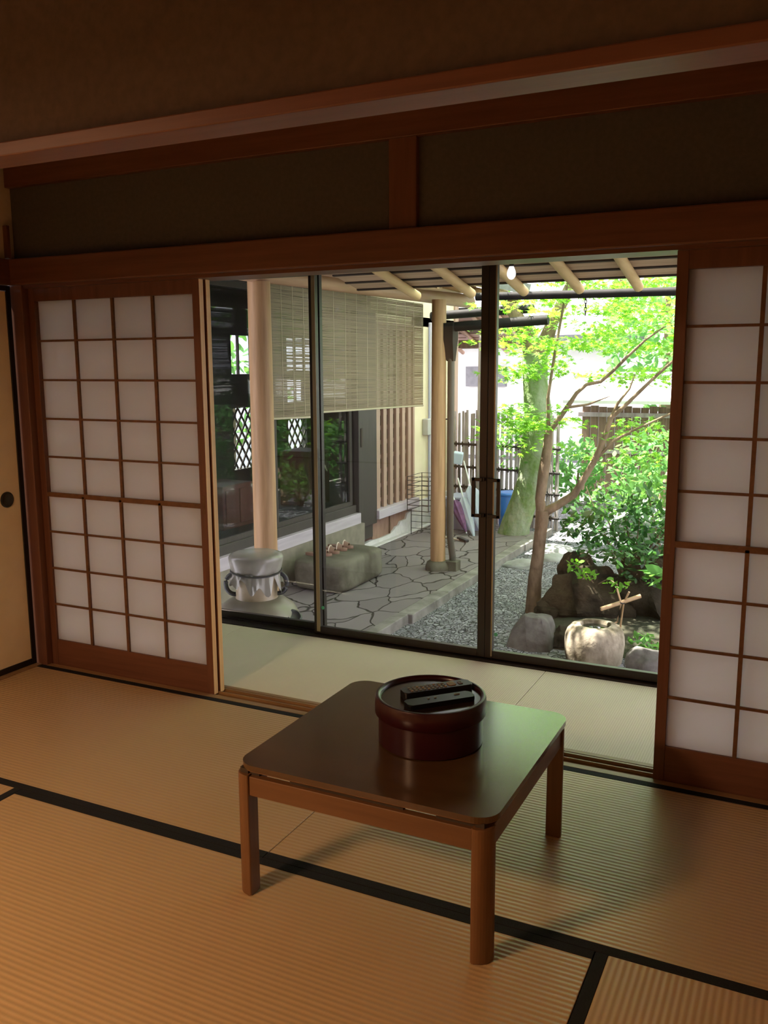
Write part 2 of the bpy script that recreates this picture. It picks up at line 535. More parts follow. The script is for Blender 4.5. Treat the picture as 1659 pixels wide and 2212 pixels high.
# ------------------------------------------------------------------ the room
GRAV, PAVE = -.46, -.39
XL, XR = -.10, 3.72
struct('floor', MB().box(XL - .05, XR + .1, -6, .9, -.12, -.05), M['sill'])
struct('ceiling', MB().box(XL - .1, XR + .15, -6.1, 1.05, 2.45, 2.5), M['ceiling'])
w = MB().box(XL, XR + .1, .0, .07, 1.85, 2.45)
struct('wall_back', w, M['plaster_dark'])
w = MB().box(XL - .1, XL - .005, -6, -2.9, -.05, 2.45).box(XL - .1, XL - .005, -2.9, 0.1, 1.86, 2.45)
struct('bounce_wall_left', MB().box(XL - .1, XL - .005, .10, .93, -.05, 2.44), M['white_paint'])  # unseen end wall, made white to bounce daylight behind the screens
struct('bounce_wall_right', MB().box(XR - .02, XR, .10, .93, -.0, 2.44), M['white_paint'])  # unseen white lining, added to bounce daylight behind the screens
struct('wall_left', w, M['room_plaster'])
struct('wall_right', MB().box(XR, XR + .1, -6, .93, -.05, 2.45), M['room_plaster'])
struct('wall_rear', MB().box(XL - .1, XR + .1, -6.1, -6, -.05, 2.45), M['room_plaster'])
struct('wall_front', MB().box(XL - .1, XR + .15, .93, 1.03, 1.90, 2.45), M['white_paint'])
struct('bounce_ceiling', MB().box(XL, XR, .075, .925, 2.40, 2.445), M['pale_ceiling'])  # unseen pale lining, added to bounce daylight onto the paper screens
# hanging wall between this room and the one the viewer stands in
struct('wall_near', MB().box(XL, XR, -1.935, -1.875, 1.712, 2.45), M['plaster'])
struct('trim_1', MB().box(XL, XR, -1.947, -1.886, 1.696, 1.716, .002), M['red_x'])
# lintel (head track and board) over the paper screens
struct('trim_2', MB().box(-.03, XR, -.028, .10, 1.732, 1.79), M['red_x'])
struct('trim_3', MB().box(XL, XR, -.052, -.018, 1.745, 1.857, .006), M['red_x'])
struct('trim_4', MB().box(1.756, 1.862, -.022, .03, 1.85, 2.165, .003), M['red_z'])
struct('trim_5', MB().box(XL, XR, -.03, .03, 2.16, 2.245, .003), M['red_x'])
struct('trim_6', MB().box(-.135, -.037, -.034, .085, -.05, 1.86, .004), M['red_z'])
struct('trim_7', MB().box(XL - .02, XL + .022, -1.9, -.04, 1.745, 1.857, .005), M['red_y'])
struct('trim_8', MB().box(XL - .035, XL + .02, -.05, -.035, 1.86, 2.0, .002), M['red_z'])
# grooved sill under the paper screens
s = MB().box(-.04, XR, -.035, .105, -.05, -.010)
for a, b in ((-.035, -.006), (.031, .036), (.068, .078), (.084, .105)):
    s.box(-.04, XR, a, b, -.012, .001)
struct('trim_9', s, M['sill'])
struct('trim_10', MB().box(XL - .04, XL + .03, -2.9, -.035, -.05, .004), M['sill'])
struct('trim_11', MB().box(XL, XR, -2.03, -1.93, -.05, .002), M['sill'])

# ------------------------------------------------------------------ tatami
def tatami(x0, x1, y0, y1, axis, mat, label, bo=None, b=.030):
    """bo: which long edges carry the cloth border"""
    t = thing('tatami_mat', label, 'tatami mat', ((x0 + x1) / 2, (y0 + y1) / 2, -.05), 'tatami mats on the floor')
    g = .0012
    rx0, rx1, ry0, ry1 = x0 + g, x1 - g, y0 + g, y1 - g
    if 'n' in bo: ry1 -= b
    if 's' in bo: ry0 += b
    if 'w' in bo: rx0 += b
    if 'e' in bo: rx1 -= b
    MB().box(rx0, rx1, ry0, ry1, -.05, 0, .002).build('rush_cover', mat, t)
    for d in bo:
        q = MB()
        if d == 'n': q.box(x0 + g, x1 - g, y1 - g - b, y1 - g, -.05, .0008, .001)
        if d == 's': q.box(x0 + g, x1 - g, y0 + g, y0 + g + b, -.05, .0008, .001)
        if d == 'w': q.box(x0 + g, x0 + g + b, y0 + g, y1 - g, -.05, .0008, .001)
        if d == 'e': q.box(x1 - g - b, x1 - g, y0 + g, y1 - g, -.05, .0008, .001)
        o = q.build('border', M['heri'], t)
        o['label'] = 'black cloth border'
    return t

YB = -.985
tatami(XL + .03, 1.81, YB, -.036, 'x', M['tat_x'], 'straw tatami mat along the left paper screen, ending under the table', 'ns')
tatami(1.81, XR, YB, -.036, 'x', M['tat_x'], 'straw tatami mat along the right paper screen, reaching under the table', 'ns')
tatami(.852, 2.762, YB - .955, YB, 'x', M['tat_x'], 'straw tatami mat in front of the table, ribs running sideways', 'ns')
tatami(2.762, XR, YB - .955, YB, 'y', M['tat_y'], 'square straw tatami mat in the bottom right corner, ribs running away', 'we')
tatami(XL + .03, .852, YB - .955, YB, 'y', M['tat_y'], 'square straw tatami mat cut off by the left edge below the cream door', 'we')
tatami(XL, .44, .106, .885, 'x', M['tat_out'], 'pale matting of the veranda nearest the left paper screens', '')
tatami(.44, 2.11, .106, .885, 'x', M['tat_out'], 'long pale veranda matting behind the round box', '')
tatami(2.11, XR, .106, .885, 'x', M['tat_out'], 'pale veranda matting beside the right paper screen', '')
# mats of the next room, where the viewer stands
struct('floor_near', MB().box(XL, XR, -6, -2.031, -.05, 0), M['tat_x'])

# ------------------------------------------------------------------ shoji screens
CW, CH, Z0 = .21744, .17289, .1208

def shoji(x0, y0, label, edge_pale=True):
    """x0: left edge of the paper field; y0: front of the frame"""
    t = thing('paper_screen', label, 'sliding screen', (x0 + 2 * CW, y0 + .015, 0), 'paper sliding screens')
    xa, xb = x0 - .035, x0 + 4 * CW + .035
    y1 = y0 + .029
    ztop = Z0 + 9 * CH
    fr = MB().box(xa, x0, y0, y1, -.006, 1.745, .0015).box(x0 + 4 * CW, xb - .001, y0, y1, -.006, 1.745, .0015)
    fr.box(x0, x0 + 4 * CW, y0 + .001, y1 - .001, ztop, 1.743, .001)
    fr.build('frame', M['red_z'], t)
    o = MB().box(x0, x0 + 4 * CW, y0 + .002, y1 - .002, -.005, Z0, .001).build('kick_board', M['red_x'], t)
    o = MB().box(xb - .002, xb, y0 + .0015, y1 - .0015, -.005, 1.74).build('lit_edge_strip', M['edge'], t)
    o['label'] = 'screen edge coloured as daylit wood'
    for nm, r0, r1, yo in (('upper', 0, 5, .013), ('lower', 5, 9, .001)):
        za, zb = Z0 + (9 - r1) * CH, Z0 + (9 - r0) * CH
        lt = MB()
        for c in range(1, 4):
            lt.box(x0 + c * CW - .0065, x0 + c * CW + .0065, y0 + yo, y0 + yo + .010, za, zb)
        for r in range(r0 + 1, r1):
            z = Z0 + (9 - r) * CH
            lt.box(x0, x0 + 4 * CW, y0 + yo + .001, y0 + yo + .009, z - .0045, z + .0045)
        if nm == 'lower':
            lt.box(x0, x0 + 4 * CW, y0 + yo, y0 + yo + .012, zb - .009, zb + .011)
        lt.build('lattice', M['bar'], t)
        MB().box(x0 - .002, x0 + 4 * CW + .002, y0 + yo + .0105, y0 + yo + .0115, za, zb).build('paper', M['paper'], t)
    if edge_pale:
        MB().box(xb - .022, xb - .010, y0 - .001, y0 + .002, .78, .86, .001).build('finger_pull', M['bar'], t)
    else:
        MB().box(xa + .010, xa + .022, y0 - .001, y0 + .002, .78, .86, .001).build('finger_pull', M['bar'], t)
    return t

shoji(0.0, 0.0, 'front one of the two paper screens stacked beside the cream door')
shoji(.006, .0365, 'rear paper screen, a pale edge showing behind the left screen')
shoji(2.7675, 0.0, 'paper screen right of the opening, cut off by the picture edge', False)
shoji(2.795, .0365, 'unseen rear paper screen stacked behind the right one', False)  # unseen last panel of the row, added to dim the paper before it

# ------------------------------------------------------------------ fusuma
f = thing('fusuma_door', 'cream sliding door with black frame at the left edge', 'sliding door', (XL - .02, -.52, 0))
MB().box(XL - .028, XL - .006, -.985, -.060, .03, 1.72).build('panel', M['fusuma'], f)
fr = MB().box(XL - .03, XL, -.062, -.037, .004, 1.744, .002).box(XL - .03, XL, -1.01, -.985, .004, 1.744, .002)
fr.box(XL - .03, XL - .001, -.985, -.06, .004, .032, .002).box(XL - .03, XL - .001, -.985, -.06, 1.722, 1.744, .002)
fr.build('frame', M['lacquer_black'], f)
pl = MB()
pl.lathe([(.036, 0), (.036, .003), (.030, .0045), (.026, .001), (.0, .0008)][:4], n=32)
bmesh.ops.transform(pl.bm, matrix=Matrix.Translation((XL - .0055, -.135, .80)) @ Matrix.Rotation(PI / 2, 4, 'Y'), verts=pl.bm.verts)
pl.build('finger_pull', M['pull'], f)
struct('wall_left_panels', MB().box(XL - .062, XL - .036, -2.88, -.96, .0, 1.745), M['fusuma'])

# ------------------------------------------------------------------ glass doors
struct('trim_12', MB().box(XL, XR, .887, 1.03, -.05, .004).box(XL, XR, .952, .956, .0, .012).box(XL, XR, .995, .999, 0, .012), M['alu'])
struct('trim_13', MB().box(XL, XR, .90, 1.03, 1.86, 1.92), M['alu'])

def glass_door(x0, x1, y, label, handle=None, lite=None):
    t = thing('glass_sliding_door', label, 'sliding glass door', ((x0 + x1) / 2, y, 0), 'sliding glass doors of the veranda')
    d = .014
    z0, z1 = .008, 1.87
    sw = .037
    fr = MB().box(x0, x0 + sw, y - d, y + d, z0, z1, .002).box(x1 - sw, x1, y - d, y + d, z0, z1, .002)
    fr.box(x0 + sw, x1 - sw, y - d, y + d, z0, .046, .002).box(x0 + sw, x1 - sw, y - d, y + d, z1 - .04, z1, .002)
    fr.build('frame', M['alu'], t)
    MB().box(x0 + sw - .004, x1 - sw + .004, y - .0025, y + .0025, .042, z1 - .036).build('pane', M['glass'], t)
    if lite:
        o = MB().box(x0 + lite[0], x0 + lite[1], y - d - .002, y - d + .001, z0 + .01, z1, .0008).build('lit_edge_strip', M['alu_lit'], t)
        o['label'] = 'stile strip coloured as daylit bronze'
    if handle is not None:
        hx0, hx1, at = handle
        za, zb = .69, .875
        h = MB()
        ya, yb = y - d - .030, y - d - .018
        h.box(hx0, hx1, ya, yb, zb - .016, zb, .002).box(hx0, hx1, ya, yb, za, za + .016, .002)
        h.box(at - .009, at + .009, ya, yb, za, zb, .002)
        inner = hx1 if abs(at - hx0) < abs(at - hx1) else hx0
        h.box(min(inner, inner), inner + .001, ya, yb, za, za + .016)
        for z in (za + .008, zb - .008):
            h.box(inner - .008, inner + .008, yb - .004, y - d + .001, z - .008, z + .008, .001)
        h.build('handle', M['alu'], t)
    return t

glass_door(-.06, .895, .983, 'glass door behind the big jar, left of the olive stile')
g2 = glass_door(.858, 1.797, .940, 'glass door with the view of the stone step and log post', (1.735, 1.785, 1.742), (.016, .037))
g3 = glass_door(1.798, 2.745, .940, 'glass door with the view of the maple and stone basin', (1.815, 1.872, 1.864), (.030, .037))
glass_door(2.71, 3.66, .983, 'glass door hidden behind the right paper screen')
for par, px, pz in ((g2, .905, .145), (g3, 1.85, .125)):
    st = MB().lathe([(.0095, 0), (.0095, .0008)], n=20)
    bmesh.ops.transform(st.bm, matrix=Matrix.Translation((px, .9365, pz)) @ Matrix.Rotation(PI / 2, 4, 'X'), verts=st.bm.verts)
    st.build('round_sticker', M['sticker'], par)['label'] = 'small round green sticker'

# ------------------------------------------------------------------ the low table
def rrect(x0, x1, y0, y1, r, n=8, corners=(1, 1, 1, 1)):
    pts = []
    for (cx, cy, a0, on) in ((x1, y1, 0, corners[0]), (x0, y1, 90, corners[1]), (x0, y0, 180, corners[2]), (x1, y0, 270, corners[3])):
        sx, sy = (1 if cx == x1 else -1), (1 if cy == y1 else -1)
        rr = r if on else .004
        ox, oy = cx - sx * rr, cy - sy * rr
        for k in range(n + 1):
            a = R(a0 + 90 * k / n)
            pts.append((ox + rr * math.cos(a), oy + rr * math.sin(a)))
    return pts

TX0, TX1, TY0, TY1 = 1.843, 2.551, -1.157, -.470
t = thing('low_table', 'low square brown wooden table with rounded corners on the tatami', 'table', ((TX0 + TX1) / 2, (TY0 + TY1) / 2, 0))
top = MB().prism(rrect(TX0 + .004, TX1 + .006, TY0 + .004, TY1 + .006, .055, 10), .354, .369, .005)
o = top.build('tabletop', M['table_top'], t)
for p in o.data.polygons:
    p.use_smooth = False
MB().prism(rrect(TX0 + .006, TX1 + .004, TY0 + .006, TY1 + .004, .055, 10), .351, .3565, .0022).build('top_edge', M['table_x'], t)
LG = .046
for i, (sx, sy) in enumerate(((0, 0), (1, 0), (1, 1), (0, 1))):
    x0 = TX0 if sx == 0 else TX1 - LG
    y0 = TY0 if sy == 0 else TY1 - LG
    cor = [0, 0, 0, 0]
    cor[{(1, 1): 0, (0, 1): 1, (0, 0): 2, (1, 0): 3}[(sx, sy)]] = 1
    MB().prism(rrect(x0, x0 + LG, y0, y0 + LG, .036, 8, cor), 0, .341, .003).build('leg', M['table_z'], t)
ins = .006
MB().box(TX0 + LG, TX1 - LG, TY0 + ins, TY0 + ins + .022, .284, .337, .002).build('apron', M['table_x'], t)
MB().box(TX0 + LG, TX1 - LG, TY1 - ins - .022, TY1 - ins, .284, .337, .002).build('apron', M['table_x'], t)
MB().box(TX0 + ins, TX0 + ins + .022, TY0 + LG, TY1 - LG, .284, .337, .002).build('apron', M['table_y'], t)
MB().box(TX1 - ins - .022, TX1 - ins, TY0 + LG, TY1 - LG, .284, .337, .002).build('apron', M['table_y'], t)
sp = MB()
for ax in (0, 1):
    for side in (0, 1):
        for a, b in ((.0, .062), (.16, .495), (.585, .70)):
            if ax == 0:
                yy = TY0 + .018 if side == 0 else TY1 - .04
                sp.box(TX0 + .012 + a * .95, min(TX0 + .012 + b * .95, TX1 - .014), yy, yy + .022, .335, .353)
            else:
                xx = TX0 + .018 if side == 0 else TX1 - .04
                sp.box(xx, xx + .022, TY0 + .012 + a * .95, min(TY0 + .012 + b * .95, TY1 - .014), .335, .353)
sp.build('spacer', M['eave_dark'], t)

# lacquer box
bx, by, bz = 2.252, -.800, .369
b = thing('round_box', 'round wine red lacquer box with lid on the low table', 'box', (bx, by, bz))
RB = .143
MB().lathe([(RB - .006, 0), (RB, .003), (RB, .09)], (bx, by, bz), 72).build('body', M['lacquer_red'], b)
MB().lathe([(RB + .0075, .082), (RB + .0095, .085), (RB + .0095, .126), (RB + .007, .132), (RB + .001, .1335), (RB - .004, .131), (RB - .006, .126), (RB - .007, .1225)], (bx, by, bz), 72).build('lid', M['lacquer_red'], b)
o = MB().lathe([(RB - .0068, .119), (RB - .0068, .123)], (bx, by, bz), 72).build('lid_panel', M['lid_top'], b)
o['label'] = 'dark glossy recessed lid panel'

def remote(name, label, c, rz, length, width, h, mat, buttons, tilt=0):
    r = thing(name, label, 'remote control', c)
    ca, sa = math.cos(rz), math.sin(rz)
    poly = rrect(-length / 2, length / 2, -width / 2, width / 2, .010, 5)
    mb = MB().prism(poly, 0, h, .003)
    ROT = Matrix.Rotation(rz, 4, 'Z')
    bmesh.ops.transform(mb.bm, matrix=Matrix.Translation(c) @ ROT, verts=mb.bm.verts)
    mb.build('case', mat, r)
    for (bx_, by_, bw, bh, mm) in buttons:
        q = MB().prism(rrect(bx_ - bw / 2, bx_ + bw / 2, by_ - bh / 2, by_ + bh / 2, min(bw, bh) * .3, 3), h - .001, h + .0022)
        bmesh.ops.transform(q.bm, matrix=Matrix.Translation(c) @ ROT, verts=q.bm.verts)
        q.build('button', mm, r)
    return r

btn = []
for i in range(9):
    for j in range(3):
        btn.append((-.078 + i * .0125, -.012 + j * .012, .007, .008, M['button'] if (i + j) % 4 else M['button_warm']))
btn += [(.045, 0, .022, .026, M['button_warm']), (.072, 0, .012, .020, M['button']), (.072, .0, .004, .006, M['remote'])]
RZ = math.atan2(.185, .165)
remote('remote_control', 'slim black remote control with rows of grey buttons on the box lid', (2.255, -.765, bz + .123), R(47), .205, .045, .019, M['remote'], btn)
btn2 = [(-.03 + k * .02, .006, .006, .006, M['button']) for k in range(2)] + [(.055, .008, .016, .006, M['button'])]
remote('remote_control', 'glossy black remote control lying nearer the viewer on the lid', (2.292, -.832, bz + .123), R(47), .195, .046, .014, M['remote_gloss'], btn2)

# ------------------------------------------------------------------ ground outside
struct('ground', MB().box(-14, 16, 1.03, 26, -.6, GRAV), M['gravel'])
tag(MB().box(-1.0, .50, 1.05, 6.2, -.5, PAVE).build('paving', M['paving']), kind='structure')
k = MB().box(.49, .585, 1.05, 6.15, -.5, PAVE - .012)
y = 1.05
rk = random.Random(3)
while y < 6.1:
    l_ = rk.uniform(.55, 1.2)
    k.box(.50 + rk.uniform(-.004, .004), .60 + rk.uniform(-.015, .02), y, y + l_ - .006, -.5, PAVE + rk.uniform(-.004, .004), .006)
    y += l_
struct('kerb', k, M['kerb'])
soil = MB()
nx, ny = 46, 46
vs = {}
for i in range(nx + 1):
    for j in range(ny + 1):
        x = 1.25 + 7 * i / nx
        yy = 2.55 + 9 * j / ny
        # edge of the planting bed
        e = min((x - 1.45 - .25 * math.sin(yy * 1.3) - max(0, yy - 3.6) * .12) / .5, (yy - 2.6) / .35)
        z = GRAV - .02 + .16 * max(0, min(1, e)) + .05 * noise.noise(Vector((x * 1.5, yy * 1.5, 0)))
        vs[i, j] = soil.bm.verts.new((x, yy, z))
for i in range(nx):
    for j in range(ny):
        soil.bm.faces.new((vs[i, j], vs[i + 1, j], vs[i + 1, j + 1], vs[i, j + 1])).smooth = True
struct('ground_bed', soil, M['soil'])

# ------------------------------------------------------------------ our eave
e = thing('roof_eave', 'deep tiled eave with pale log rafters above the glass doors', 'roof eave', (2, 1.6, 1.8))
SL = .195
def ez(y):
    return 1.835 - SL * (y - 2.2)
for i in range(10):
    x = .90 + .328 * i if i else .87
    MB().tube([(x, 1.03, ez(1.03) - .02), (x, 1.7, ez(1.7) - .02), (x, 2.22, ez(2.22) - .02)], .029, 14).build('rafter', M['rafter'], e)
yb = 1.05
while yb < 2.02:
    MB().obox((2.3, yb + .075, ez(yb + .075) + .018), (3.6, .148, .012), (-math.atan(SL), 0, 0)).build('board', M['eave_board'], e)
    MB().obox((2.3, yb + .150, ez(yb + .150) + .013), (3.6, .018, .020), (-math.atan(SL), 0, 0)).build('batten', M['eave_dark'], e)
    yb += .155
MB().obox((2.3, 1.56, ez(1.56) + .085), (3.7, .98, .09), (-math.atan(SL), 0, 0)).build('tiles', M['roof_tile'], e)

gt = thing('rain_gutter', 'thin dark gutter under the pale rafter ends', 'gutter', (2.5, 2.28, 1.78))
MB().tube([(1.235, 2.285, 1.797), (2.0, 2.285, 1.787), (4.0, 2.285, 1.770)], .024, 14).build('channel', M['copper'], gt)
for i in range(1, 9):
    x = 1.228 + .328 * (i)
    MB().tube([(x, 2.21, ez(2.21) - .02), (x, 2.255, 1.80), (x, 2.285, 1.812)], .004, 6).build('bracket', M['copper'], gt)
ch = thing('rain_chain', 'short dark rain chain hanging from the eave gutter', 'rain chain', (1.905, 2.285, 1.72))
for k in range(5):
    z = 1.768 - k * .022
    pts = [(1.905 + .006 * math.cos(a) * (1 if k % 2 else .1), 2.285 + .006 * math.cos(a) * (.1 if k % 2 else 1), z + .014 * math.sin(a)) for a in [2 * PI * q / 12 for q in range(13)]]
    MB().tube(pts, .0022, 6, False).build('link', M['copper'], ch)
lp = thing('eave_lamp', 'small white globe lamp under the eave boards', 'lamp', (1.62, 1.78, 1.88))
MB().lathe([(.012, .045), (.014, .07), (.010, .085)], (1.62, 1.78, 1.865), 20).build('socket', M['copper'], lp)
MB().lathe([(.004, -.024), (.014, -.019), (.022, -.006), (.024, .006), (.021, .022), (.012, .044)], (1.62, 1.78, 1.865), 24).build('globe', M['lamp_glow'], lp)

# ------------------------------------------------------------------ wing of the house
W = -.78
h = thing('house_wing', 'wing of the house with glass doors, lattice window and cream plaster', 'house', (W, 4, PAVE))
MB().box(W - .12, W + .10, 1.05, 4.48, PAVE - .1, -.10).build('base_wall', M['grey_plaster'], h)
MB().box(W - .12, W + .075, 1.05, 4.46, -.115, -.002, .004).build('sill_board', M['wing_sill'], h)
MB().box(W - .12, W + .03, 1.05, 4.45, -.002, .075, .003).build('door_track', M['wing_wood'], h)
for (a, b_) in ((1.05, 1.95), (1.95, 3.08), (3.08, 4.42)):
    d = MB().box(W - .03, W + .005, a, a + .05, .075, 2.0).box(W - .03, W + .005, b_ - .05, b_, .075, 2.0)
    d.box(W - .03, W + .005, a + .05, b_ - .05, .075, .115).box(W - .03, W + .005, a + .05, b_ - .05, 1.96, 2.0)
    dd = d.build('glass_door', M['wing_wood'], h)
    MB().box(W - .016, W - .011, a + .045, b_ - .045, .11, 1.965).build('pane', M['glass_wing'], dd)
MB().box(W - .12, W + .03, 1.05, 4.48, 2.0, 2.06).build('lintel', M['wing_wood'], h)
MB().box(W - .10, W + .0, 1.05, 4.84, 2.05, 2.5).build('upper_panel', M['wing_wood'], h)
MB().box(W - .10, W + .0, 4.84, 7.1, 1.80, 2.5).build('upper_wall', M['cream'], h)
# dark corner post with a ragged foot
MB().box(W - .10, W + .055, 4.46, 4.84, -.16, 1.9, .004).box(W - .10, W + .03, 4.44, 4.80, -.30, -.15, .01).box(W - .10, W + .02, 4.43, 4.64, PAVE - .02, -.29, .01).build('corner_panel', M['wing_wood'], h)
MB().box(W + .055, W + .063, 4.50, 4.535, .62, .80, .003).build('panel_pull', M['eave_dark'], h)
# lattice window
lw = MB().box(W - .06, W + .035, 4.84, 4.885, -.06, 1.80, .003).box(W - .06, W + .035, 5.76, 5.80, -.06, 1.80, .003).box(W - .06, W + .03, 4.885, 5.76, 1.74, 1.80)
lwo = lw.build('lattice_window', M['wing_lattice'], h)
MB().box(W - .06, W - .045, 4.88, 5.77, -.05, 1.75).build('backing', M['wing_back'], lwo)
for k in range(6):
    yy = 4.915 + k * .150
    MB().box(W - .01, W + .02, yy, yy + .075, -.06, 1.745, .003).build('slat', M['wing_lattice'], lwo)
for k in range(12):
    z = .02 + k * .145
    MB().box(W - .035, W - .012, 4.885, 5.76, z, z + .045, .002).build('crosspiece', M['wing_lattice'], lwo)
MB().box(W - .10, W + .085, 4.83, 5.82, -.125, -.035, .004).build('window_sill', M['wing_sill'], h)
MB().box(W - .10, W + .0, 4.84, 5.86, PAVE - .03, -.12).build('skirting', M['brown_board'], h)
# ragged torn plaster along the foot of the skirting
rg = MB()
rr = random.Random(5)
pts = []
y = 4.55
base = []
zt = -.30
prof = [(4.55, -.345), (4.8, -.335), (5.0, -.345), (5.22, -.34), (5.235, -.33), (5.30, -.315), (5.34, -.29), (5.42, -.285), (5.46, -.25), (5.60, -.245), (5.64, -.19), (5.72, -.18), (5.75, -.13), (5.86, -.12), (5.87, -.095), (7.1, -.095)]
a = [rg.bm.verts.new((W + .022, y, z)) for y, z in prof] 
b_ = [rg.bm.verts.new((W + .045, y, PAVE - .05)) for y, z in prof]
c_ = [rg.bm.verts.new((W - .02, y, z)) for y, z in prof]
d_ = [rg.bm.verts.new((W - .02, y, PAVE - .05)) for y, z in prof]
for i in range(len(prof) - 1):
    rg.bm.faces.new((a[i], a[i + 1], b_[i + 1], b_[i]))
    rg.bm.faces.new((a[i], c_[i], c_[i + 1], a[i + 1]))
    rg.bm.faces.new((c_[i], d_[i], d_[i + 1], c_[i + 1]))
    rg.bm.faces.new((b_[i], b_[i + 1], d_[i + 1], d_[i]))
rg.bm.faces.new((a[0], b_[0], d_[0], c_[0]))
rg.bm.faces.new((a[-1], c_[-1], d_[-1], b_[-1]))
rg.build('torn_plaster', M['foundation'], h)
MB().box(W - .02, W + .09, 4.66, 6.2, PAVE - .05, PAVE + .012, .01).build('footing', M['foundation'], h)
MB().box(W - .002, W + .012, 5.22, 5.24, PAVE, -.12).build('batten', M['wing_back'], h)
MB().box(W - .10, W + .0, 5.80, 7.02, -.14, 1.9).build('cream_wall', M['cream'], h)
MB().box(W - .10, W + .02, 7.0, 7.11, PAVE - .05, 2.3, .004).build('corner_post', M['wing_lattice'], h)
MB().box(W - .01, W + .02, 5.79, 5.83, -.05, 1.85).build('window_trim', M['wing_lattice'], h)
# the room inside the wing
XB = -2.6
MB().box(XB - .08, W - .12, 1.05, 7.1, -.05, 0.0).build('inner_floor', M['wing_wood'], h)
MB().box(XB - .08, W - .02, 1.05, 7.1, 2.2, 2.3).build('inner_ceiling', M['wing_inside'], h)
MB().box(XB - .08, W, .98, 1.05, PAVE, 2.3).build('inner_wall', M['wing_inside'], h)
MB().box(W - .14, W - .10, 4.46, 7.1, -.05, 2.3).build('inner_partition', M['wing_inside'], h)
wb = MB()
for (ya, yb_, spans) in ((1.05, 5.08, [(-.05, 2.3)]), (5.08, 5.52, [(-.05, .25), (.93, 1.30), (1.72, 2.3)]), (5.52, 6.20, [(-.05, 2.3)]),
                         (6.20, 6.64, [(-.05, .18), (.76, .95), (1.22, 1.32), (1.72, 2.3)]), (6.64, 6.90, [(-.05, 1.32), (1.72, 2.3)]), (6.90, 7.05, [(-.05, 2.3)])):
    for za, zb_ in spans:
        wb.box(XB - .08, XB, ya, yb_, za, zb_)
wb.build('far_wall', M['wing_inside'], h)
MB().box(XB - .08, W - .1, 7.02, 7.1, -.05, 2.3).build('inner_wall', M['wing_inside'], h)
def diamond(y0, y1, z0, z1, p=.13):
    d = MB()
    import itertools
    wdt = .022
    for sgn in (1, -1):
        k = -20
        while k < 40:
            # line z - z0 = sgn*1.35*(y - y0) + k*p*1.35
            pts_ = []
            for s_ in range(61):
                yy = y0 + (y1 - y0) * s_ / 60
                zz = z0 + sgn * 1.35 * (yy - y0) + k * p * 1.35
                if z0 <= zz <= z1:
                    pts_.append((yy, zz))
            if len(pts_) > 2:
                (ya, za), (yb_, zb_) = pts_[0], pts_[-1]
                ln = math.hypot(yb_ - ya, zb_ - za)
                d.obox((XB - .03 + .012 * sgn, (ya + yb_) / 2, (za + zb_) / 2), (.012, ln, wdt), (math.atan2(zb_ - za, yb_ - ya), 0, 0))
            k += 1
    d.build('diamond_lattice', M['eave_dark'], h)
diamond(5.08, 5.52, .25, .93)
diamond(6.20, 6.64, .18, .76)
MB().box(XB - .05, XB - .02, 6.20, 6.90, 1.50, 1.52).box(XB - .05, XB - .02, 6.42, 6.44, .95, 1.72).box(XB - .05, XB - .02, 6.64, 6.66, 1.32, 1.72).box(XB - .05, XB - .02, 5.24, 5.26, 1.30, 1.72).build('window_bars', M['eave_dark'], h)
# roof of the wing
SW = .26
def wz(x):
    return 2.10 - SW * (x - .1)
for k in range(5):
    xx = W + .12 + k * .26
    MB().obox((xx + .12, 3.1, wz(xx + .12) + .05), (.25, 4.2, .014), (0, math.atan(SW), 0)).build('soffit_board', M['eave_board'], h)
MB().obox((-.08, 3.1, wz(-.08) + .12), (1.55, 4.3, .10), (0, math.atan(SW), 0)).build('roof_tiles', M['roof_tile'], h)
for k in range(9):
    yy = 1.25 + k * .48
    MB().tube([(W, yy, wz(W) + .0), (.62, yy, wz(.62) + .0)], .03, 10).build('rafter', M['log'], h)
MB().box(-3.0, W, .98, 7.2, 2.5, 2.6).build('main_roof', M['roof_tile'], h)

bm_ = tag(MB().tube([(.1, 1.1, 1.925), (.1, 2.5, 1.945), (.1, 4.0, 1.968), (.1, 5.17, 1.982)], [.052, .054, .058, .062], 24).build('eave_beam', M['log_y']), 'pinkish peeled log beam carrying the bamboo blinds', 'beam')
tag(MB().tube([(.42, 1.1, 1.965), (.42, 2.7, 1.972), (.42, 4.4, 2.025)], [.045, .045, .042], 20).build('eave_purlin', M['log_y']), 'thinner pinkish log above the blind beam', 'beam')

def log_post(x, y, r, zt, label, stone=True, z0=PAVE):
    p = thing('log_post', label, 'post', (x, y, z0), 'log posts under the wing eave')
    MB().tube([(x, y, z0 + (.07 if stone else 0)), (x, y, .4), (x, y, 1.1), (x, y, zt)], [r * 1.03, r, r * .98, r * .95], 28).build('shaft', M['log'], p)
    if stone:
        MB().lathe([(r * 1.75, -.02), (r * 1.8, .03), (r * 1.6, .065), (r * 1.2, .08)], (x, y, z0), 20, lambda a, z, r_: 1 + .1 * math.sin(3 * a + 1) * .6).build('base_stone', M['stone_step'], p)
    return p
log_post(.1, 1.625, .072, 1.885, 'thick peeled log post rising behind the covered jar')
log_post(.225, 4.13, .064, 1.93, 'slimmer peeled log post standing on a stone on the paving')

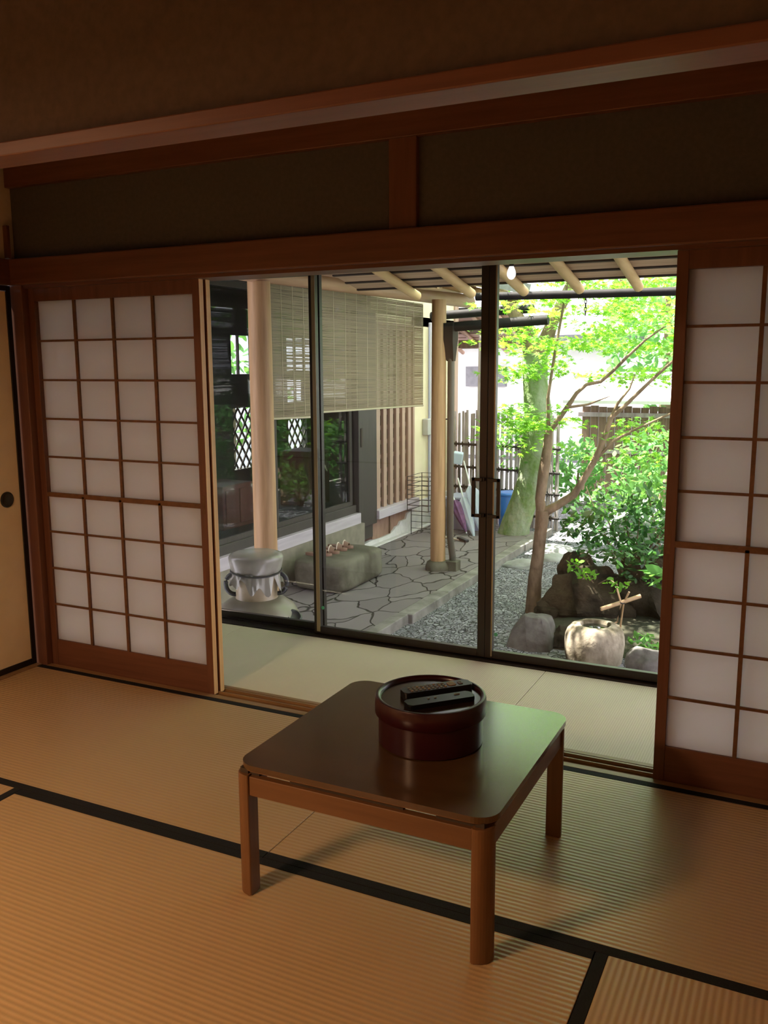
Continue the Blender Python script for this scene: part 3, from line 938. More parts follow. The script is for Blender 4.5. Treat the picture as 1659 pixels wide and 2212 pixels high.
# ------------------------------------------------------------------ blinds
def blind(x, y0, y1, z0a, z0b, z1, label):
    b = thing('bamboo_blind', label, 'blind', (x, (y0 + y1) / 2, z1), 'bamboo blinds of the wing')
    rnd = random.Random(int(y0 * 100))
    s_ = MB()
    n = int((z1 - z0a) / .0056)
    for i in range(n):
        f0 = i / n
        za = z0a + (z1 - z0a) * f0
        zb = z0b + (z1 - z0b) * f0
        j = rnd.uniform(-.0012, .0012)
        hh = .00235 + rnd.uniform(-.0003, .0006)
        my = [y0, (y0 * 2 + y1) / 3, (y0 + y1 * 2) / 3, y1]
        zz = [za + j, za + (zb - za) / 3 + rnd.uniform(-.0014, .0014), za + (zb - za) * 2 / 3 + rnd.uniform(-.0014, .0014), zb - j]
        rr_ = []
        for yy, z in zip(my, zz):
            rr_.append([s_.bm.verts.new((x + dx, yy, z + dz)) for dx, dz in ((.0016, -hh), (.0016, hh), (-.0016, hh), (-.0016, -hh))])
        for q in range(3):
            for k_ in range(4):
                s_.bm.faces.new((rr_[q][k_], rr_[q][(k_ + 1) % 4], rr_[q + 1][(k_ + 1) % 4], rr_[q + 1][k_]))
        s_.bm.faces.new(rr_[0]); s_.bm.faces.new(rr_[3][::-1])
    s_.build('splints', M['bamboo_blind'], b)
    th = MB()
    m_ = max(4, int((y1 - y0) / .16))
    for k_ in range(m_ + 1):
        yy = y0 + .03 + (y1 - y0 - .06) * k_ / m_
        th.box(x + .0016, x + .0034, yy - .002, yy + .002, max(z0a, z0b), z1)
    th.build('threads', M['thread'], b)
    r_ = MB().tube([(x, y0, z0a - .004), (x, y1, z0b - .004)], .007, 10)
    r_.build('bottom_rod', M['thread'], b)
    return b
blind(.1, 1.70, 2.29, 1.068, 1.050, 1.885, 'bamboo blind nearest the thick log post')
blind(.1, 2.33, 4.08, 1.078, 1.050, 1.90, 'long bamboo blind before the slim log post')

# ------------------------------------------------------------------ gutter and downpipe at the slim post
g = thing('downpipe', 'dark gutter with funnel and downpipe beside the slim log post', 'downpipe', (.34, 4.15, PAVE))
MB().tube([(.27, 4.16, 1.70), (.7, 4.16, 1.722), (1.16, 4.16, 1.742)], .040, 14).build('channel', M['copper'], g)
fn = MB()
sq = [(.19, 1.735, .062, .06), (.19, 1.67, .062, .06)]
lv = [((.285, 4.16), .078, 1.735), ((.285, 4.16), .078, 1.60), ((.325, 4.16), .030, 1.42)]
rings = []
for (cx, cy), r_, z in lv:
    rings.append([fn.bm.verts.new((cx + r_ * sx, cy + r_ * sy * .8, z)) for sx, sy in ((-1, -1), (1, -1), (1, 1), (-1, 1))])
for r0, r1 in zip(rings, rings[1:]):
    for k_ in range(4):
        fn.bm.faces.new((r0[k_], r0[(k_ + 1) % 4], r1[(k_ + 1) % 4], r1[k_]))
fn.bm.faces.new(rings[0]); fn.bm.faces.new(rings[-1][::-1])
fn.build('funnel', M['copper'], g)
MB().tube([(.325, 4.16, 1.44), (.325, 4.16, .3), (.328, 4.16, -.10), (.352, 4.16, -.27), (.354, 4.16, PAVE + .05)], .030, 14).build('pipe', M['downpipe'], g)
MB().box(.31, .41, 4.10, 4.21, PAVE - .02, PAVE + .085, .006).build('foot_box', M['stone_step'], g)
MB().tube([(.22, 4.13, .93), (.325, 4.15, .93)], .006, 8).build('bracket', M['iron'], g)

# ------------------------------------------------------------------ things on the paving
ss = tag(MB().rock((-.33, 3.28, -.265), (.33, .50, .175), 11, .06, 0, 5, PAVE - .01).build('step_stone', M['stone_step']), 'big rectangular stepping stone below the wing sill', 'step stone')
# squared off step stone: rebuild its mesh as a worn block
bmx = bmesh.new()
bmesh.ops.create_cube(bmx, size=1)
bmesh.ops.subdivide_edges(bmx, edges=bmx.edges, cuts=14, use_grid_fill=True)
for v in bmx.verts:
    p = v.co * 2
    l4 = (abs(p.x) ** 7 + abs(p.y) ** 7 + abs(p.z) ** 7) ** (1 / 7)
    q = p / max(l4, 1e-6) * max(abs(p.x), abs(p.y), abs(p.z))
    q = Vector((q.x * .235, q.y * .40, q.z * .130))
    q.x += -.035 * q.y / .4 * 0
    nn = noise.fractal(q * 4 + Vector((3, 1, 2)), 1, 2, 4)
    q *= 1 + .05 * nn
    v.co = q + Vector((-.34, 3.36, PAVE + .125))
for fc in bmx.faces:
    fc.smooth = True
bmx.to_mesh(ss.data)
bmx.free()

def sandal(c, rz, label):
    s_ = thing('sandal', label, 'sandal', c, 'sandals on the step stone')
    RT = Matrix.Translation(c) @ Matrix.Rotation(rz, 4, 'Z')
    poly = []
    for k_ in range(28):
        a_ = 2 * PI * k_ / 28
        x_ = .115 * math.cos(a_)
        wd = .040 + .008 * math.cos(a_)
        poly.append((x_, wd * math.sin(a_)))
    q = MB().prism(poly, 0, .026, .006)
    bmesh.ops.transform(q.bm, matrix=RT, verts=q.bm.verts)
    q.build('sole', M['sandal'], s_)
    q = MB()
    for yy in (0,):
        arch = [(.035 + .0 * k_, .046 * math.cos(PI * k_ / 10), .018 + .048 * math.sin(PI * k_ / 10)) for k_ in range(11)]
        arch2 = [(.075, .036 * math.cos(PI * k_ / 10), .018 + .030 * math.sin(PI * k_ / 10)) for k_ in range(11)]
        va = [q.bm.verts.new(p_) for p_ in arch]
        vb = [q.bm.verts.new(p_) for p_ in arch2]
        va2 = [q.bm.verts.new((p_[0], p_[1] * .9, p_[2] - .005)) for p_ in arch]
        vb2 = [q.bm.verts.new((p_[0], p_[1] * .9, p_[2] - .005)) for p_ in arch2]
        for k_ in range(10):
            q.bm.faces.new((va[k_], va[k_ + 1], vb[k_ + 1], vb[k_]))
            q.bm.faces.new((va2[k_ + 1], va2[k_], vb2[k_], vb2[k_ + 1]))
            q.bm.faces.new((va[k_ + 1], va[k_], va2[k_], va2[k_ + 1]))
            q.bm.faces.new((vb[k_], vb[k_ + 1], vb2[k_ + 1], vb2[k_]))
    bmesh.ops.transform(q.bm, matrix=RT, verts=q.bm.verts)
    q.build('upper', M['sandal'], s_)
    q = MB().tube([(.034, .046 * math.cos(PI * k_ / 10), .020 + .048 * math.sin(PI * k_ / 10)) for k_ in range(11)], .005, 6)
    bmesh.ops.transform(q.bm, matrix=RT, verts=q.bm.verts)
    q.build('strap', M['strap'], s_)
zs = PAVE + .252
sandal((-.42, 3.16, zs), R(10), 'brown sandal nearest the glass door stile on the step stone')
sandal((-.41, 3.27, zs), R(8), 'second brown sandal from the glass door stile')
sandal((-.41, 3.40, zs), R(12), 'third brown sandal from the glass door stile')
sandal((-.41, 3.51, zs), R(9), 'brown sandal farthest from the glass door stile')

# covered jar
jx, jy = .235, 1.315
j = thing('covered_jar', 'big tan jar under a tied grey sheet by the glass door', 'jar', (jx, jy, PAVE))
MB().lathe([(.17, PAVE), (.22, PAVE + .06), (.252, PAVE + .17), (.258, PAVE + .27), (.248, PAVE + .325), (.220, PAVE + .375), (.17, PAVE + .412), (.125, PAVE + .43)], (jx, jy, 0), 56).build('body', M['jar_body'], j)
MB().lathe([(.135, PAVE + .41), (.122, PAVE + .44), (.124, PAVE + .50), (.130, PAVE + .56), (.140, PAVE + .62), (.142, PAVE + .66), (.138, PAVE + .668)], (jx, jy, 0), 48).build('neck', M['jar_clay'], j)
def folds(a, z, r):
    t_ = max(0, (.245 - z) / .12)
    return 1 + t_ * (.05 * math.sin(7 * a + 1) + .04 * math.sin(13 * a + 2.2)) + .012 * math.sin(5 * a)
cv = MB()
prof = [(.02, .312), (.125, .307), (.152, .298), (.160, .284), (.158, .262), (.150, .225), (.143, .20), (.138, .190)]
cv.lathe([(r, z) for r, z in prof], (jx, jy, 0), 96, folds)
cv.build('sheet', M['cover'], j)
sk = MB()
n = 96
rings = []
for q in range(5):
    ring = []
    for k_ in range(n):
        a_ = 2 * PI * k_ / n
        drop = .05 + .05 * max(0, math.sin(2.5 * a_ + .5)) + .035 * math.sin(9 * a_)
        z = .190 - drop * q / 4
        r_ = .140 + .010 * q / 4 + .012 * (q / 4) * math.sin(11 * a_) + .004 * math.sin(23 * a_)
        ring.append(sk.bm.verts.new((jx + r_ * math.cos(a_), jy + r_ * math.sin(a_), z)))
    rings.append(ring)
for r0, r1 in zip(rings, rings[1:]):
    for k_ in range(n):
        sk.bm.faces.new((r0[k_], r0[(k_ + 1) % n], r1[(k_ + 1) % n], r1[k_])).smooth = True
sk.build('sheet_hem', M['cover'], j)
MB().tube([(jx + .149 * math.cos(a_), jy + .149 * math.sin(a_), .194 + .006 * math.sin(a_ * 2)) for a_ in [2 * PI * k_ / 48 for k_ in range(49)]], .0055, 8, False).build('tie_cord', M['cord'], j)
for sgn, zc in ((1, .12), (-1, .12)):
    ah = R(28) if sgn > 0 else R(212)
    dx, dy = math.cos(ah), math.sin(ah)
    pts_ = []
    for k_ in range(15):
        a_ = -PI / 2 * 1.15 + PI * 1.15 * k_ / 14
        rr_ = .128 + .052 * math.cos(a_)
        pts_.append((jx + dx * rr_, jy + dy * rr_, zc + .062 * math.sin(a_)))
    MB().tube(pts_, .0135, 12).build('handle', M['iron'], j)
lug = MB().lathe([(.020, .0), (.046, .006), (.050, .014), (.040, .018), (.030, .010)], (0, 0, 0), 24)
ld = Vector((math.cos(R(2)), math.sin(R(2)), 0))
bmesh.ops.transform(lug.bm, matrix=Matrix.Translation((jx + ld.x * .245, jy + ld.y * .245, -.060)) @ Matrix.Rotation(R(35), 4, Vector((.5, .87, 0))), verts=lug.bm.verts)
lug.build('spout', M['iron'], j)

# wire rack, boxes, umbrellas near the fence
r = thing('wire_rack', 'black wire rack against the cream wall', 'rack', (-.55, 5.6, PAVE))
wr = MB()
def wire(a, b, rad=.0045):
    wr.tube([a, b], rad, 6)
x0, x1, y0, y1 = -.66, -.42, 5.42, 5.80
for x in (x0, x1):
    for yy in (y0, y1):
        wire((x, yy, -.12 if yy == y0 else PAVE), (x, yy, .24))
for yy in (y0 + .1, y1):
    for x in (x0, x1):
        wire((x, yy, PAVE), (x, yy, -.12))
for z in (.24, .20, .15, .10, .05, .0, -.06, -.12):
    for (a, b) in (((x0, y0), (x1, y0)), ((x1, y0), (x1, y1)), ((x1, y1), (x0, y1)), ((x0, y1), (x0, y0))):
        wire((*a, z), (*b, z), .0045 if z in (.15, -.06, -.12) else .003)
for z in (-.18, -.25, -.32):
    wire((x0, y0 + .1, z), (x1, y0 + .1, z), .003); wire((x1, y0 + .1, z), (x1, y1, z), .003)
for k_ in range(1, 4):
    wire((x1, y0 + .1 * k_ - .02, -.12), (x1, y0 + .1 * k_ - .02, .24), .003)
wr.build('wires', M['wire'], r)

cb = thing('cable_conduit', 'pale conduit pipe with a grey meter box on the cream wall', 'conduit', (W + .05, 6.2, PAVE))
MB().box(W + .0, W + .035, 6.24, 6.33, PAVE + .1, 1.85, .01).build('pipe', M['conduit'], cb)
MB().tube([(W + .03, 6.20, -.3), (W + .03, 6.20, .7), (W + .03, 6.20, 1.8)], .009, 8).build('cable', M['grey_box'], cb)
MB().box(W + .0, W + .07, 6.08, 6.24, .62, .80, .008).build('meter_box', M['grey_plastic'], cb)

sb = thing('storage_box', 'slate grey storage box under the leaning umbrellas', 'box', (-.15, 6.15, PAVE))
MB().box(-.46, -.02, 5.98, 6.36, PAVE - .02, -.06, .012).build('body', M['grey_box'], sb)
MB().box(-.475, -.005, 5.965, 6.375, -.065, -.035, .008).build('lid', M['grey_box'], sb)
bk = thing('black_canister', 'slim black canister behind the slim log post', 'canister', (-.33, 5.60, PAVE))
MB().lathe([(.032, 0), (.035, .01), (.035, .30), (.028, .33)], (-.33, 5.60, PAVE), 20).build('body', M['iron'], bk)
MB().lathe([(.024, .33), (.028, .34), (.026, .38), (.012, .385)], (-.33, 5.60, PAVE), 20).build('cap', M['iron'], bk)
pb = thing('pale_blue_box', 'pale blue plastic box on a dark stake by the bamboo fence', 'box', (-.44, 6.3, .4))
MB().obox((-.44, 6.30, .36), (.11, .11, .13), (.1, .15, .3), .012).build('case', M['pale_blue'], pb)
MB().tube([(-.43, 6.32, .30), (-.42, 6.33, PAVE - .05)], .014, 8).build('stake', M['iron'], pb)
bb = thing('blue_tub', 'bright blue plastic tub behind the umbrellas', 'tub', (.10, 6.55, GRAV))
MB().lathe([(.12, GRAV - .02), (.135, GRAV + .20), (.150, GRAV + .42), (.140, GRAV + .435)], (.10, 6.55, 0), 28).build('body', M['blue'], bb)
MB().lathe([(.150, GRAV + .40), (.158, GRAV + .405), (.158, GRAV + .425), (.150, GRAV + .43)], (.10, 6.55, 0), 28).build('rim', M['blue'], bb)

def umbrella(a, b, label, rad, mat, cat='umbrella', name='folded_umbrella'):
    """a: top handle, b: tip on the ground"""
    a, b = Vector(a), Vector(b)
    u = thing(name, label, cat, b, 'umbrellas by the fence')
    MB().tube([a, a.lerp(b, .98)], .0075, 8).build('shaft', M['white_plastic'], u)
    cv_ = MB()
    d = (b - a)
    rings_ = []
    x_ = d.normalized().cross(Vector((0, 1, .2))).normalized()
    y_ = d.normalized().cross(x_)
    for q, (t_, rr_) in enumerate(((.34, .42), (.40, .9), (.52, 1.0), (.66, .82), (.82, .5), (.96, .15))):
        c_ = a + d * t_
        ring = []
        for k_ in range(32):
            a_ = 2 * PI * k_ / 32
            w_ = rad * rr_ * (1 + .22 * math.sin(8 * a_) * (1 - t_))
            ring.append(cv_.bm.verts.new(c_ + x_ * w_ * math.cos(a_) + y_ * w_ * math.sin(a_)))
        rings_.append(ring)
    for r0, r1 in zip(rings_, rings_[1:]):
        for k_ in range(32):
            cv_.bm.faces.new((r0[k_], r0[(k_ + 1) % 32], r1[(k_ + 1) % 32], r1[k_])).smooth = True
    cv_.build('canopy', mat, u)
    return u
umbrella((-.33, 6.20, .34), (.09, 5.72, GRAV + .03), 'clear vinyl umbrella with the longest white shaft, leaning rightmost', .075, M['clear_vinyl'])
umbrella((-.36, 6.10, .16), (.00, 5.68, GRAV + .04), 'clear vinyl umbrella left of the long white shaft', .065, M['clear_vinyl'])
umbrella((-.42, 5.98, .10), (-.08, 5.66, PAVE + .02), 'purple folded umbrella over the slate box', .055, M['purple_cloth'])
ho = thing('garden_tool', 'small dark garden tool with pale handle lying on the paving', 'tool', (-.2, 5.5, PAVE))
MB().tube([(-.35, 5.50, PAVE + .012), (-.06, 5.38, PAVE + .012)], .010, 8).build('handle', M['strap'], ho)
MB().obox((-.02, 5.38, PAVE + .02), (.14, .05, .03), (0, .1, -.5), .006).build('blade', M['iron'], ho)

# ------------------------------------------------------------------ bamboo fence
bf = thing('bamboo_fence', 'grey bamboo pole fence with dark rope ties', 'fence', (.1, 6.9, GRAV))
rnd = random.Random(9)
x = -.74
def fy(x):
    return 6.95 - .18 * (x + .7)
while x < .60:
    q = MB()
    hh = .84 + rnd.uniform(-.02, .03)
    r_ = rnd.uniform(.010, .016)
    lean = rnd.uniform(-.012, .012)
    yy = fy(x) + rnd.uniform(-.008, .008)
    q.tube([(x, yy, GRAV - .02), (x + lean, yy, .2), (x + lean * 1.5, yy, hh)], r_, 8)
    q.build('pole', M['bamboo_old'], bf)
    x += rnd.uniform(.022, .036)
for z in (.46, .19, -.05, -.32):
    MB().tube([(-.76, fy(-.76) - .022, z), (.62, fy(.62) - .022, z)], .014, 8).build('rail', M['rope'], bf)
    kn = MB()
    xx = -.7
    while xx < .58:
        kn.tube([(xx, fy(xx) - .036, z - .028), (xx + .004, fy(xx) - .040, z), (xx - .004, fy(xx) - .036, z + .030)], .008, 6)
        xx += rnd.uniform(.07, .12)
    kn.build('rope_ties', M['rope'], bf)
for xx in (-.36,):
    tag(MB().tube([(xx, 6.82, GRAV - .02), (xx, 6.82, .6), (xx + .01, 6.82, 1.72)], .046, 12).build('gate_post', M['bamboo_old']), 'grey wooden post rising above the bamboo fence', 'post')

# gate roof beyond, sunlit house beyond
gr = thing('garden_gate', 'small roofed gate with pinkish boards beyond the bamboo fence', 'gate', (-.6, 7.6, 1.5))
GSL = -.30
for k_ in range(9):
    yy = 7.35 + k_ * .155
    MB().obox((-1.55, yy, 2.02 + GSL * (yy - 7.3)), (2.6, .135, .02), (math.atan(GSL), 0, 0)).build('board', M['pink_board'] if k_ % 4 else M['brown_plank'], gr)
for k_ in range(8):
    xx = -2.6 + k_ * .32
    MB().tube([(xx, 7.28, 1.985), (xx, 8.72, 1.985 + GSL * 1.44)], .028, 8).build('rafter', M['pink_board'], gr)
MB().obox((-1.55, 8.0, 2.02 + GSL * .7 + .07), (2.7, 1.5, .07), (math.atan(GSL), 0, 0)).build('tiles', M['roof_tile'], gr)
MB().box(-2.2, -.3, 7.9, 8.0, 1.60, 1.70).build('beam', M['brown_plank'], gr)
for xx in (-2.1,):
    MB().box(xx - .05, xx + .05, 7.9, 8.0, GRAV - .02, 1.78).build('post', M['brown_plank'], gr)
gb = tag(MB().tube([(-.62, 5.95, 1.90), (.2, 5.95, 1.935), (.5, 5.95, 1.945)], .045, 10).build('cross_beam', M['copper']), 'dark cross beam behind the log beam end', 'beam')

nh = thing('neighbour_house', 'bright white walled house beyond the fence', 'house', (-2, 13, GRAV))
MB().box(-7, -.2, 14.4, 17, GRAV - .05, 2.1).build('wall', M['white_paint'], nh)
MB().obox((-3.6, 14.6, 2.3), (8.2, 2.2, .12), (.4, 0, 0)).build('roof', M['roof_tile'], nh)
MB().box(-3.4, -2.55, 14.3, 14.41, .95, 1.35).build('awning', M['roof_tile'], nh)

gw = thing('garden_wall', 'brown plank wall with pale tiled coping behind the garden', 'wall', (2, 9.6, GRAV))
for k_ in range(52):
    xx = .15 + k_ * .115
    MB().box(xx, xx + .105, 9.62, 9.66, GRAV - .05, .80 + .06 * math.sin(k_ * 1.7) * .2).build('plank', M['brown_plank'], gw)
MB().box(.1, 6.2, 9.58, 9.62, .66, .72).build('rail', M['bamboo_old'], gw)
MB().box(.1, 6.2, 9.58, 9.62, .15, .20).build('rail', M['bamboo_old'], gw)
MB().obox((3.15, 9.42, 1.04), (6.3, .72, .05), (.45, 0, 0)).build('coping', M['white_paint'], gw)
MB().obox((3.15, 10.05, 1.04), (6.3, .72, .05), (-.45, 0, 0)).build('coping', M['white_paint'], gw)
MB().tube([(.0, 9.73, 1.22), (6.3, 9.73, 1.22)], .06, 10).build('ridge', M['roof_tile'], gw)

# ------------------------------------------------------------------ rocks, basin
def rock(name, label, c, size, seed, mat, rough=.2, cuts=5, rz=0, cat='rock', group=None, zmin=GRAV - .03):
    return tag(MB().rock(c, size, seed, rough, cuts, 4, zmin, rz).build(name, mat), label, cat, group)
tag(MB().hull([(1.38, 2.50, -.48), (1.56, 2.44, -.48), (1.70, 2.50, -.48), (1.70, 2.72, -.48), (1.45, 2.75, -.48), (1.44, 2.56, -.30), (1.485, 2.60, -.245), (1.50, 2.56, -.25), (1.62, 2.55, -.255), (1.655, 2.58, -.29), (1.64, 2.70, -.27), (1.50, 2.70, -.25)], 4, .016).build('garden_rock', M['stone']), 'grey wedge shaped rock below the maple trunk', 'rock')
rock('garden_rock', 'rounded grey rock right of the stone basin', (2.35, 2.28, -.37), (.135, .14, .125), 33, M['stone'], .15, 3)
rock('flat_rock', 'low flat rock lying in front of the stone basin', (1.90, 2.16, -.43), (.17, .11, .055), 41, M['stone_step'], .2, 2)
rock('flat_rock', 'low pale rock at the foot of the wedge shaped rock', (1.66, 2.22, -.45), (.17, .12, .05), 44, M['stone'], .2, 2)
rock('garden_rock', 'small dark rock between the wedge rock and the basin', (1.72, 2.68, -.42), (.09, .09, .09), 47, M['stone_dark'], .25, 3)
rock('rock_mound', 'big dark mossy boulder behind the stone basin', (1.80, 3.28, -.28), (.34, .24, .31), 55, M['stone_dark'], .34, 9, .1)
rock('rock_mound', 'dark boulder with a flat top left behind the basin', (1.63, 3.46, -.24), (.19, .20, .27), 58, M['stone_dark'], .22, 9, .6)
rock('rock_mound', 'dark boulder right behind the bamboo spout', (2.25, 3.30, -.22), (.30, .22, .34), 61, M['stone_dark'], .38, 8)
rock('rock_mound', 'low dark boulder at the foot of the maple trunk', (1.50, 3.22, -.40), (.13, .13, .15), 63, M['stone_dark'], .25, 6)
rock('stepping_stone', 'flat stepping stone farthest along the gravel', (.86, 5.68, GRAV + .0), (.20, .17, .055), 71, M['stone_slab'], .1, 1, .2, 'stepping stone', 'stepping stones in the gravel')
rock('stepping_stone', 'middle flat stepping stone right of the maple trunk', (.94, 5.27, GRAV + .0), (.19, .15, .055), 72, M['stone_slab'], .1, 1, -.2, 'stepping stone', 'stepping stones in the gravel')
rock('stepping_stone', 'nearest flat stepping stone left of the maple trunk', (.76, 4.86, GRAV + .0), (.19, .15, .06), 73, M['stone_slab'], .1, 1, .1, 'stepping stone', 'stepping stones in the gravel')
rock('stepping_stone', 'broad flat stone above the dark boulders', (1.58, 4.1, GRAV + .02), (.30, .25, .10), 74, M['stone_slab'], .1, 1, .1, 'stepping stone', 'stepping stones in the gravel')
rock('pale_boulder', 'long whitish boulder among the shrubs', (1.75, 6.2, -.22), (.42, .25, .18), 81, M['stone_white'], .2, 6)
rock('pale_boulder', 'whitish boulder at the right behind the shrub', (2.25, 5.8, -.16), (.26, .22, .22), 82, M['stone_white'], .2, 6)

sbn = thing('stone_basin', 'round pale stone water basin in dappled sun', 'water basin', (1.985, 2.47, GRAV))
def bj(a, z, r):
    return 1 + .045 * noise.noise(Vector((math.cos(a) * 1.5, math.sin(a) * 1.5, z * 6))) + .02 * noise.noise(Vector((math.cos(a) * 5, math.sin(a) * 5, z * 14)))
prof = [(.165, -.04), (.172, .0), (.182, .06), (.186, .12), (.182, .17), (.170, .205), (.150, .228), (.125, .238), (.098, .240), (.090, .232), (.084, .212), (.075, .19)]
MB().lathe(prof, (1.985, 2.47, GRAV), 72, bj).build('bowl', M['stone_pale'], sbn)
MB().lathe([(.086, .2165), (.086, .2175)], (1.985, 2.47, GRAV), 40).build('water', M['water'], sbn)
sp_ = thing('bamboo_spout', 'bamboo water spout on crossed sticks above the basin', 'spout', (2.13, 2.62, -.2))
MB().tube([(2.005, 2.52, -.135), (2.11, 2.58, -.098), (2.225, 2.645, -.055)], .0135, 16, False).tube([(2.005, 2.52, -.135), (2.225, 2.645, -.055)], .0098, 12, False).build('pipe', M['bamboo_pipe'], sp_)
MB().tube([(2.085, 2.60, -.01), (2.12, 2.575, -.10), (2.10, 2.57, -.22), (2.06, 2.55, -.25)], .0062, 10).build('stick', M['bamboo_pipe'], sp_)
MB().tube([(2.165, 2.58, -.02), (2.13, 2.60, -.10), (2.115, 2.61, -.25), (2.11, 2.62, GRAV)], .0062, 10).build('stick', M['bamboo_pipe'], sp_)
MB().tube([(2.12 + .02 * math.cos(a_), 2.59 + .02 * math.sin(a_), -.095 + .004 * math.sin(2 * a_)) for a_ in [PI * k_ / 6 for k_ in range(13)]], .004, 6, False).build('tie', M['rope'], sp_)

# ------------------------------------------------------------------ plants
STAR = []
for k_ in range(7):
    a_ = R(-125 + 250 * k_ / 6) + PI / 2 * 0
    rr_ = (.62, .85, 1.0, 1.08, 1.0, .85, .62)[k_]
    STAR.append((rr_ * math.cos(a_), rr_ * math.sin(a_)))
    if k_ < 6:
        b2 = R(-125 + 250 * (k_ + .5) / 6)
        STAR.append((.38 * math.cos(b2), .38 * math.sin(b2)))
STAR.append((-.25, 0))
OVAL = [(-1, 0), (-.55, .32), (.0, .45), (.55, .30), (1, 0), (.55, -.30), (.0, -.45), (-.55, -.32)]


def leaves(name, mat, parent, pts, size, shape, flat=.35, seed=0, droop=0):
    rnd_ = random.Random(seed)
    V, F = [], []
    for p in pts:
        sz = size * rnd_.uniform(.6, 1.25)
        rot = Euler((rnd_.gauss(0, flat) + droop, rnd_.gauss(0, flat), rnd_.uniform(0, 2 * PI))).to_matrix()
        n0 = len(V)
        for (x_, y_) in shape:
            q = rot @ Vector((x_ * sz, y_ * sz, -.18 * abs(y_) * sz * 1.2 - .1 * sz * x_ * x_))
            V.append((p[0] + q.x, p[1] + q.y, p[2] + q.z))
        F.append(tuple(range(n0, n0 + len(shape))))
    o = pymesh(name, V, F, mat, parent)
    o['kind'] = 'stuff'
    return o


def cloud(rnd_, c, r, n):
    out_ = []
    while len(out_) < n:
        p = Vector((rnd_.uniform(-1, 1), rnd_.uniform(-1, 1), rnd_.uniform(-1, 1)))
        if p.length <= 1 and rnd_.random() < .25 + .75 * p.length:
            out_.append((c[0] + p.x * r[0], c[1] + p.y * r[1], c[2] + p.z * r[2]))
    return out_


def pads(rnd_, boxes, per, r=(.32, .32, .05)):
    """foliage in flat layered pads scattered over boxes"""
    out_ = []
    for (x0, x1, y0, y1, z0, z1, n) in boxes:
        for _ in range(n):
            c = (rnd_.uniform(x0, x1), rnd_.uniform(y0, y1), rnd_.uniform(z0, z1))
            k_ = rnd_.uniform(.6, 1.3)
            out_ += cloud(rnd_, c, (r[0] * k_, r[1] * k_, r[2]), per)
    return out_

# the slim maple
mp_ = thing('maple_tree', 'slim maple with forked trunk and bright green leaves', 'tree', (1.32, 3.38, GRAV))
MB().tube([(1.315, 3.38, GRAV - .03), (1.33, 3.36, -.2), (1.36, 3.33, .0), (1.385, 3.30, .2), (1.395, 3.30, .34)], [.062, .050, .046, .045, .052], 16).build('trunk', M['bark'], mp_)
MB().tube([(1.39, 3.30, .30), (1.375, 3.29, .42), (1.40, 3.28, .62), (1.425, 3.28, .80), (1.43, 3.28, .93)], [.042, .036, .040, .034, .028], 14).build('branch', M['bark'], mp_)
MB().tube([(1.425, 3.28, .90), (1.50, 3.27, 1.0), (1.57, 3.26, 1.10), (1.63, 3.25, 1.19), (1.70, 3.24, 1.25), (1.80, 3.23, 1.27), (1.88, 3.22, 1.34), (1.98, 3.2, 1.44), (2.10, 3.18, 1.55), (2.22, 3.16, 1.63)], [.022, .019, .017, .015, .013, .012, .011, .010, .008, .004], 10).build('branch', M['bark'], mp_)
MB().tube([(1.57, 3.26, 1.09), (1.70, 3.30, 1.11), (1.85, 3.32, 1.17)], [.010, .008, .003], 8).build('branch', M['bark'], mp_)
MB().tube([(1.40, 3.30, .32), (1.50, 3.32, .38), (1.61, 3.34, .46), (1.68, 3.34, .58), (1.75, 3.33, .71), (1.82, 3.32, .88), (1.86, 3.31, 1.02), (1.95, 3.30, 1.10), (2.05, 3.28, 1.20), (2.16, 3.27, 1.31), (2.28, 3.25, 1.42), (2.4, 3.2, 1.5)], [.036, .030, .028, .024, .022, .020, .018, .014, .013, .011, .009, .004], 10).build('branch', M['bark'], mp_)
MB().tube([(1.86, 3.31, 1.02), (1.90, 3.33, 1.12), (1.97, 3.36, 1.22), (2.0, 3.38, 1.32)], [.012, .010, .008, .003], 8).build('branch', M['bark'], mp_)
MB().tube([(1.75, 3.33, .71), (1.88, 3.35, .86), (2.0, 3.36, .93), (2.2, 3.38, 1.03), (2.4, 3.4, 1.12)], [.014, .011, .009, .008, .004], 8).build('branch', M['bark'], mp_)
MB().tube([(1.43, 3.28, .9), (1.42, 3.27, 1.15), (1.47, 3.26, 1.5), (1.55, 3.24, 1.95), (1.7, 3.2, 2.4)], [.016, .012, .010, .008, .004], 8).build('branch', M['bark'], mp_)
rnd = random.Random(21)
pts = pads(rnd, [(1.15, 2.9, 2.85, 4.1, 1.4, 2.0, 44), (1.0, 3.2, 2.7, 4.6, 1.9, 2.9, 44), (1.2, 1.55, 3.0, 3.6, .92, 1.15, 5), (1.15, 1.4, 3.0, 3.6, 1.25, 1.5, 3), (1.75, 2.3, 3.2, 3.8, .70, .98, 5), (.55, 1.35, 2.34, 2.85, 2.10, 2.7, 15), (.3, 2.6, 3.8, 6.2, 2.25, 3.3, 60)], 46)  # last boxes: unseen leaves added to dapple the basin and green the tabletop reflection
leaves('leaves', M['maple'], mp_, pts, .042, STAR, .35, 1)

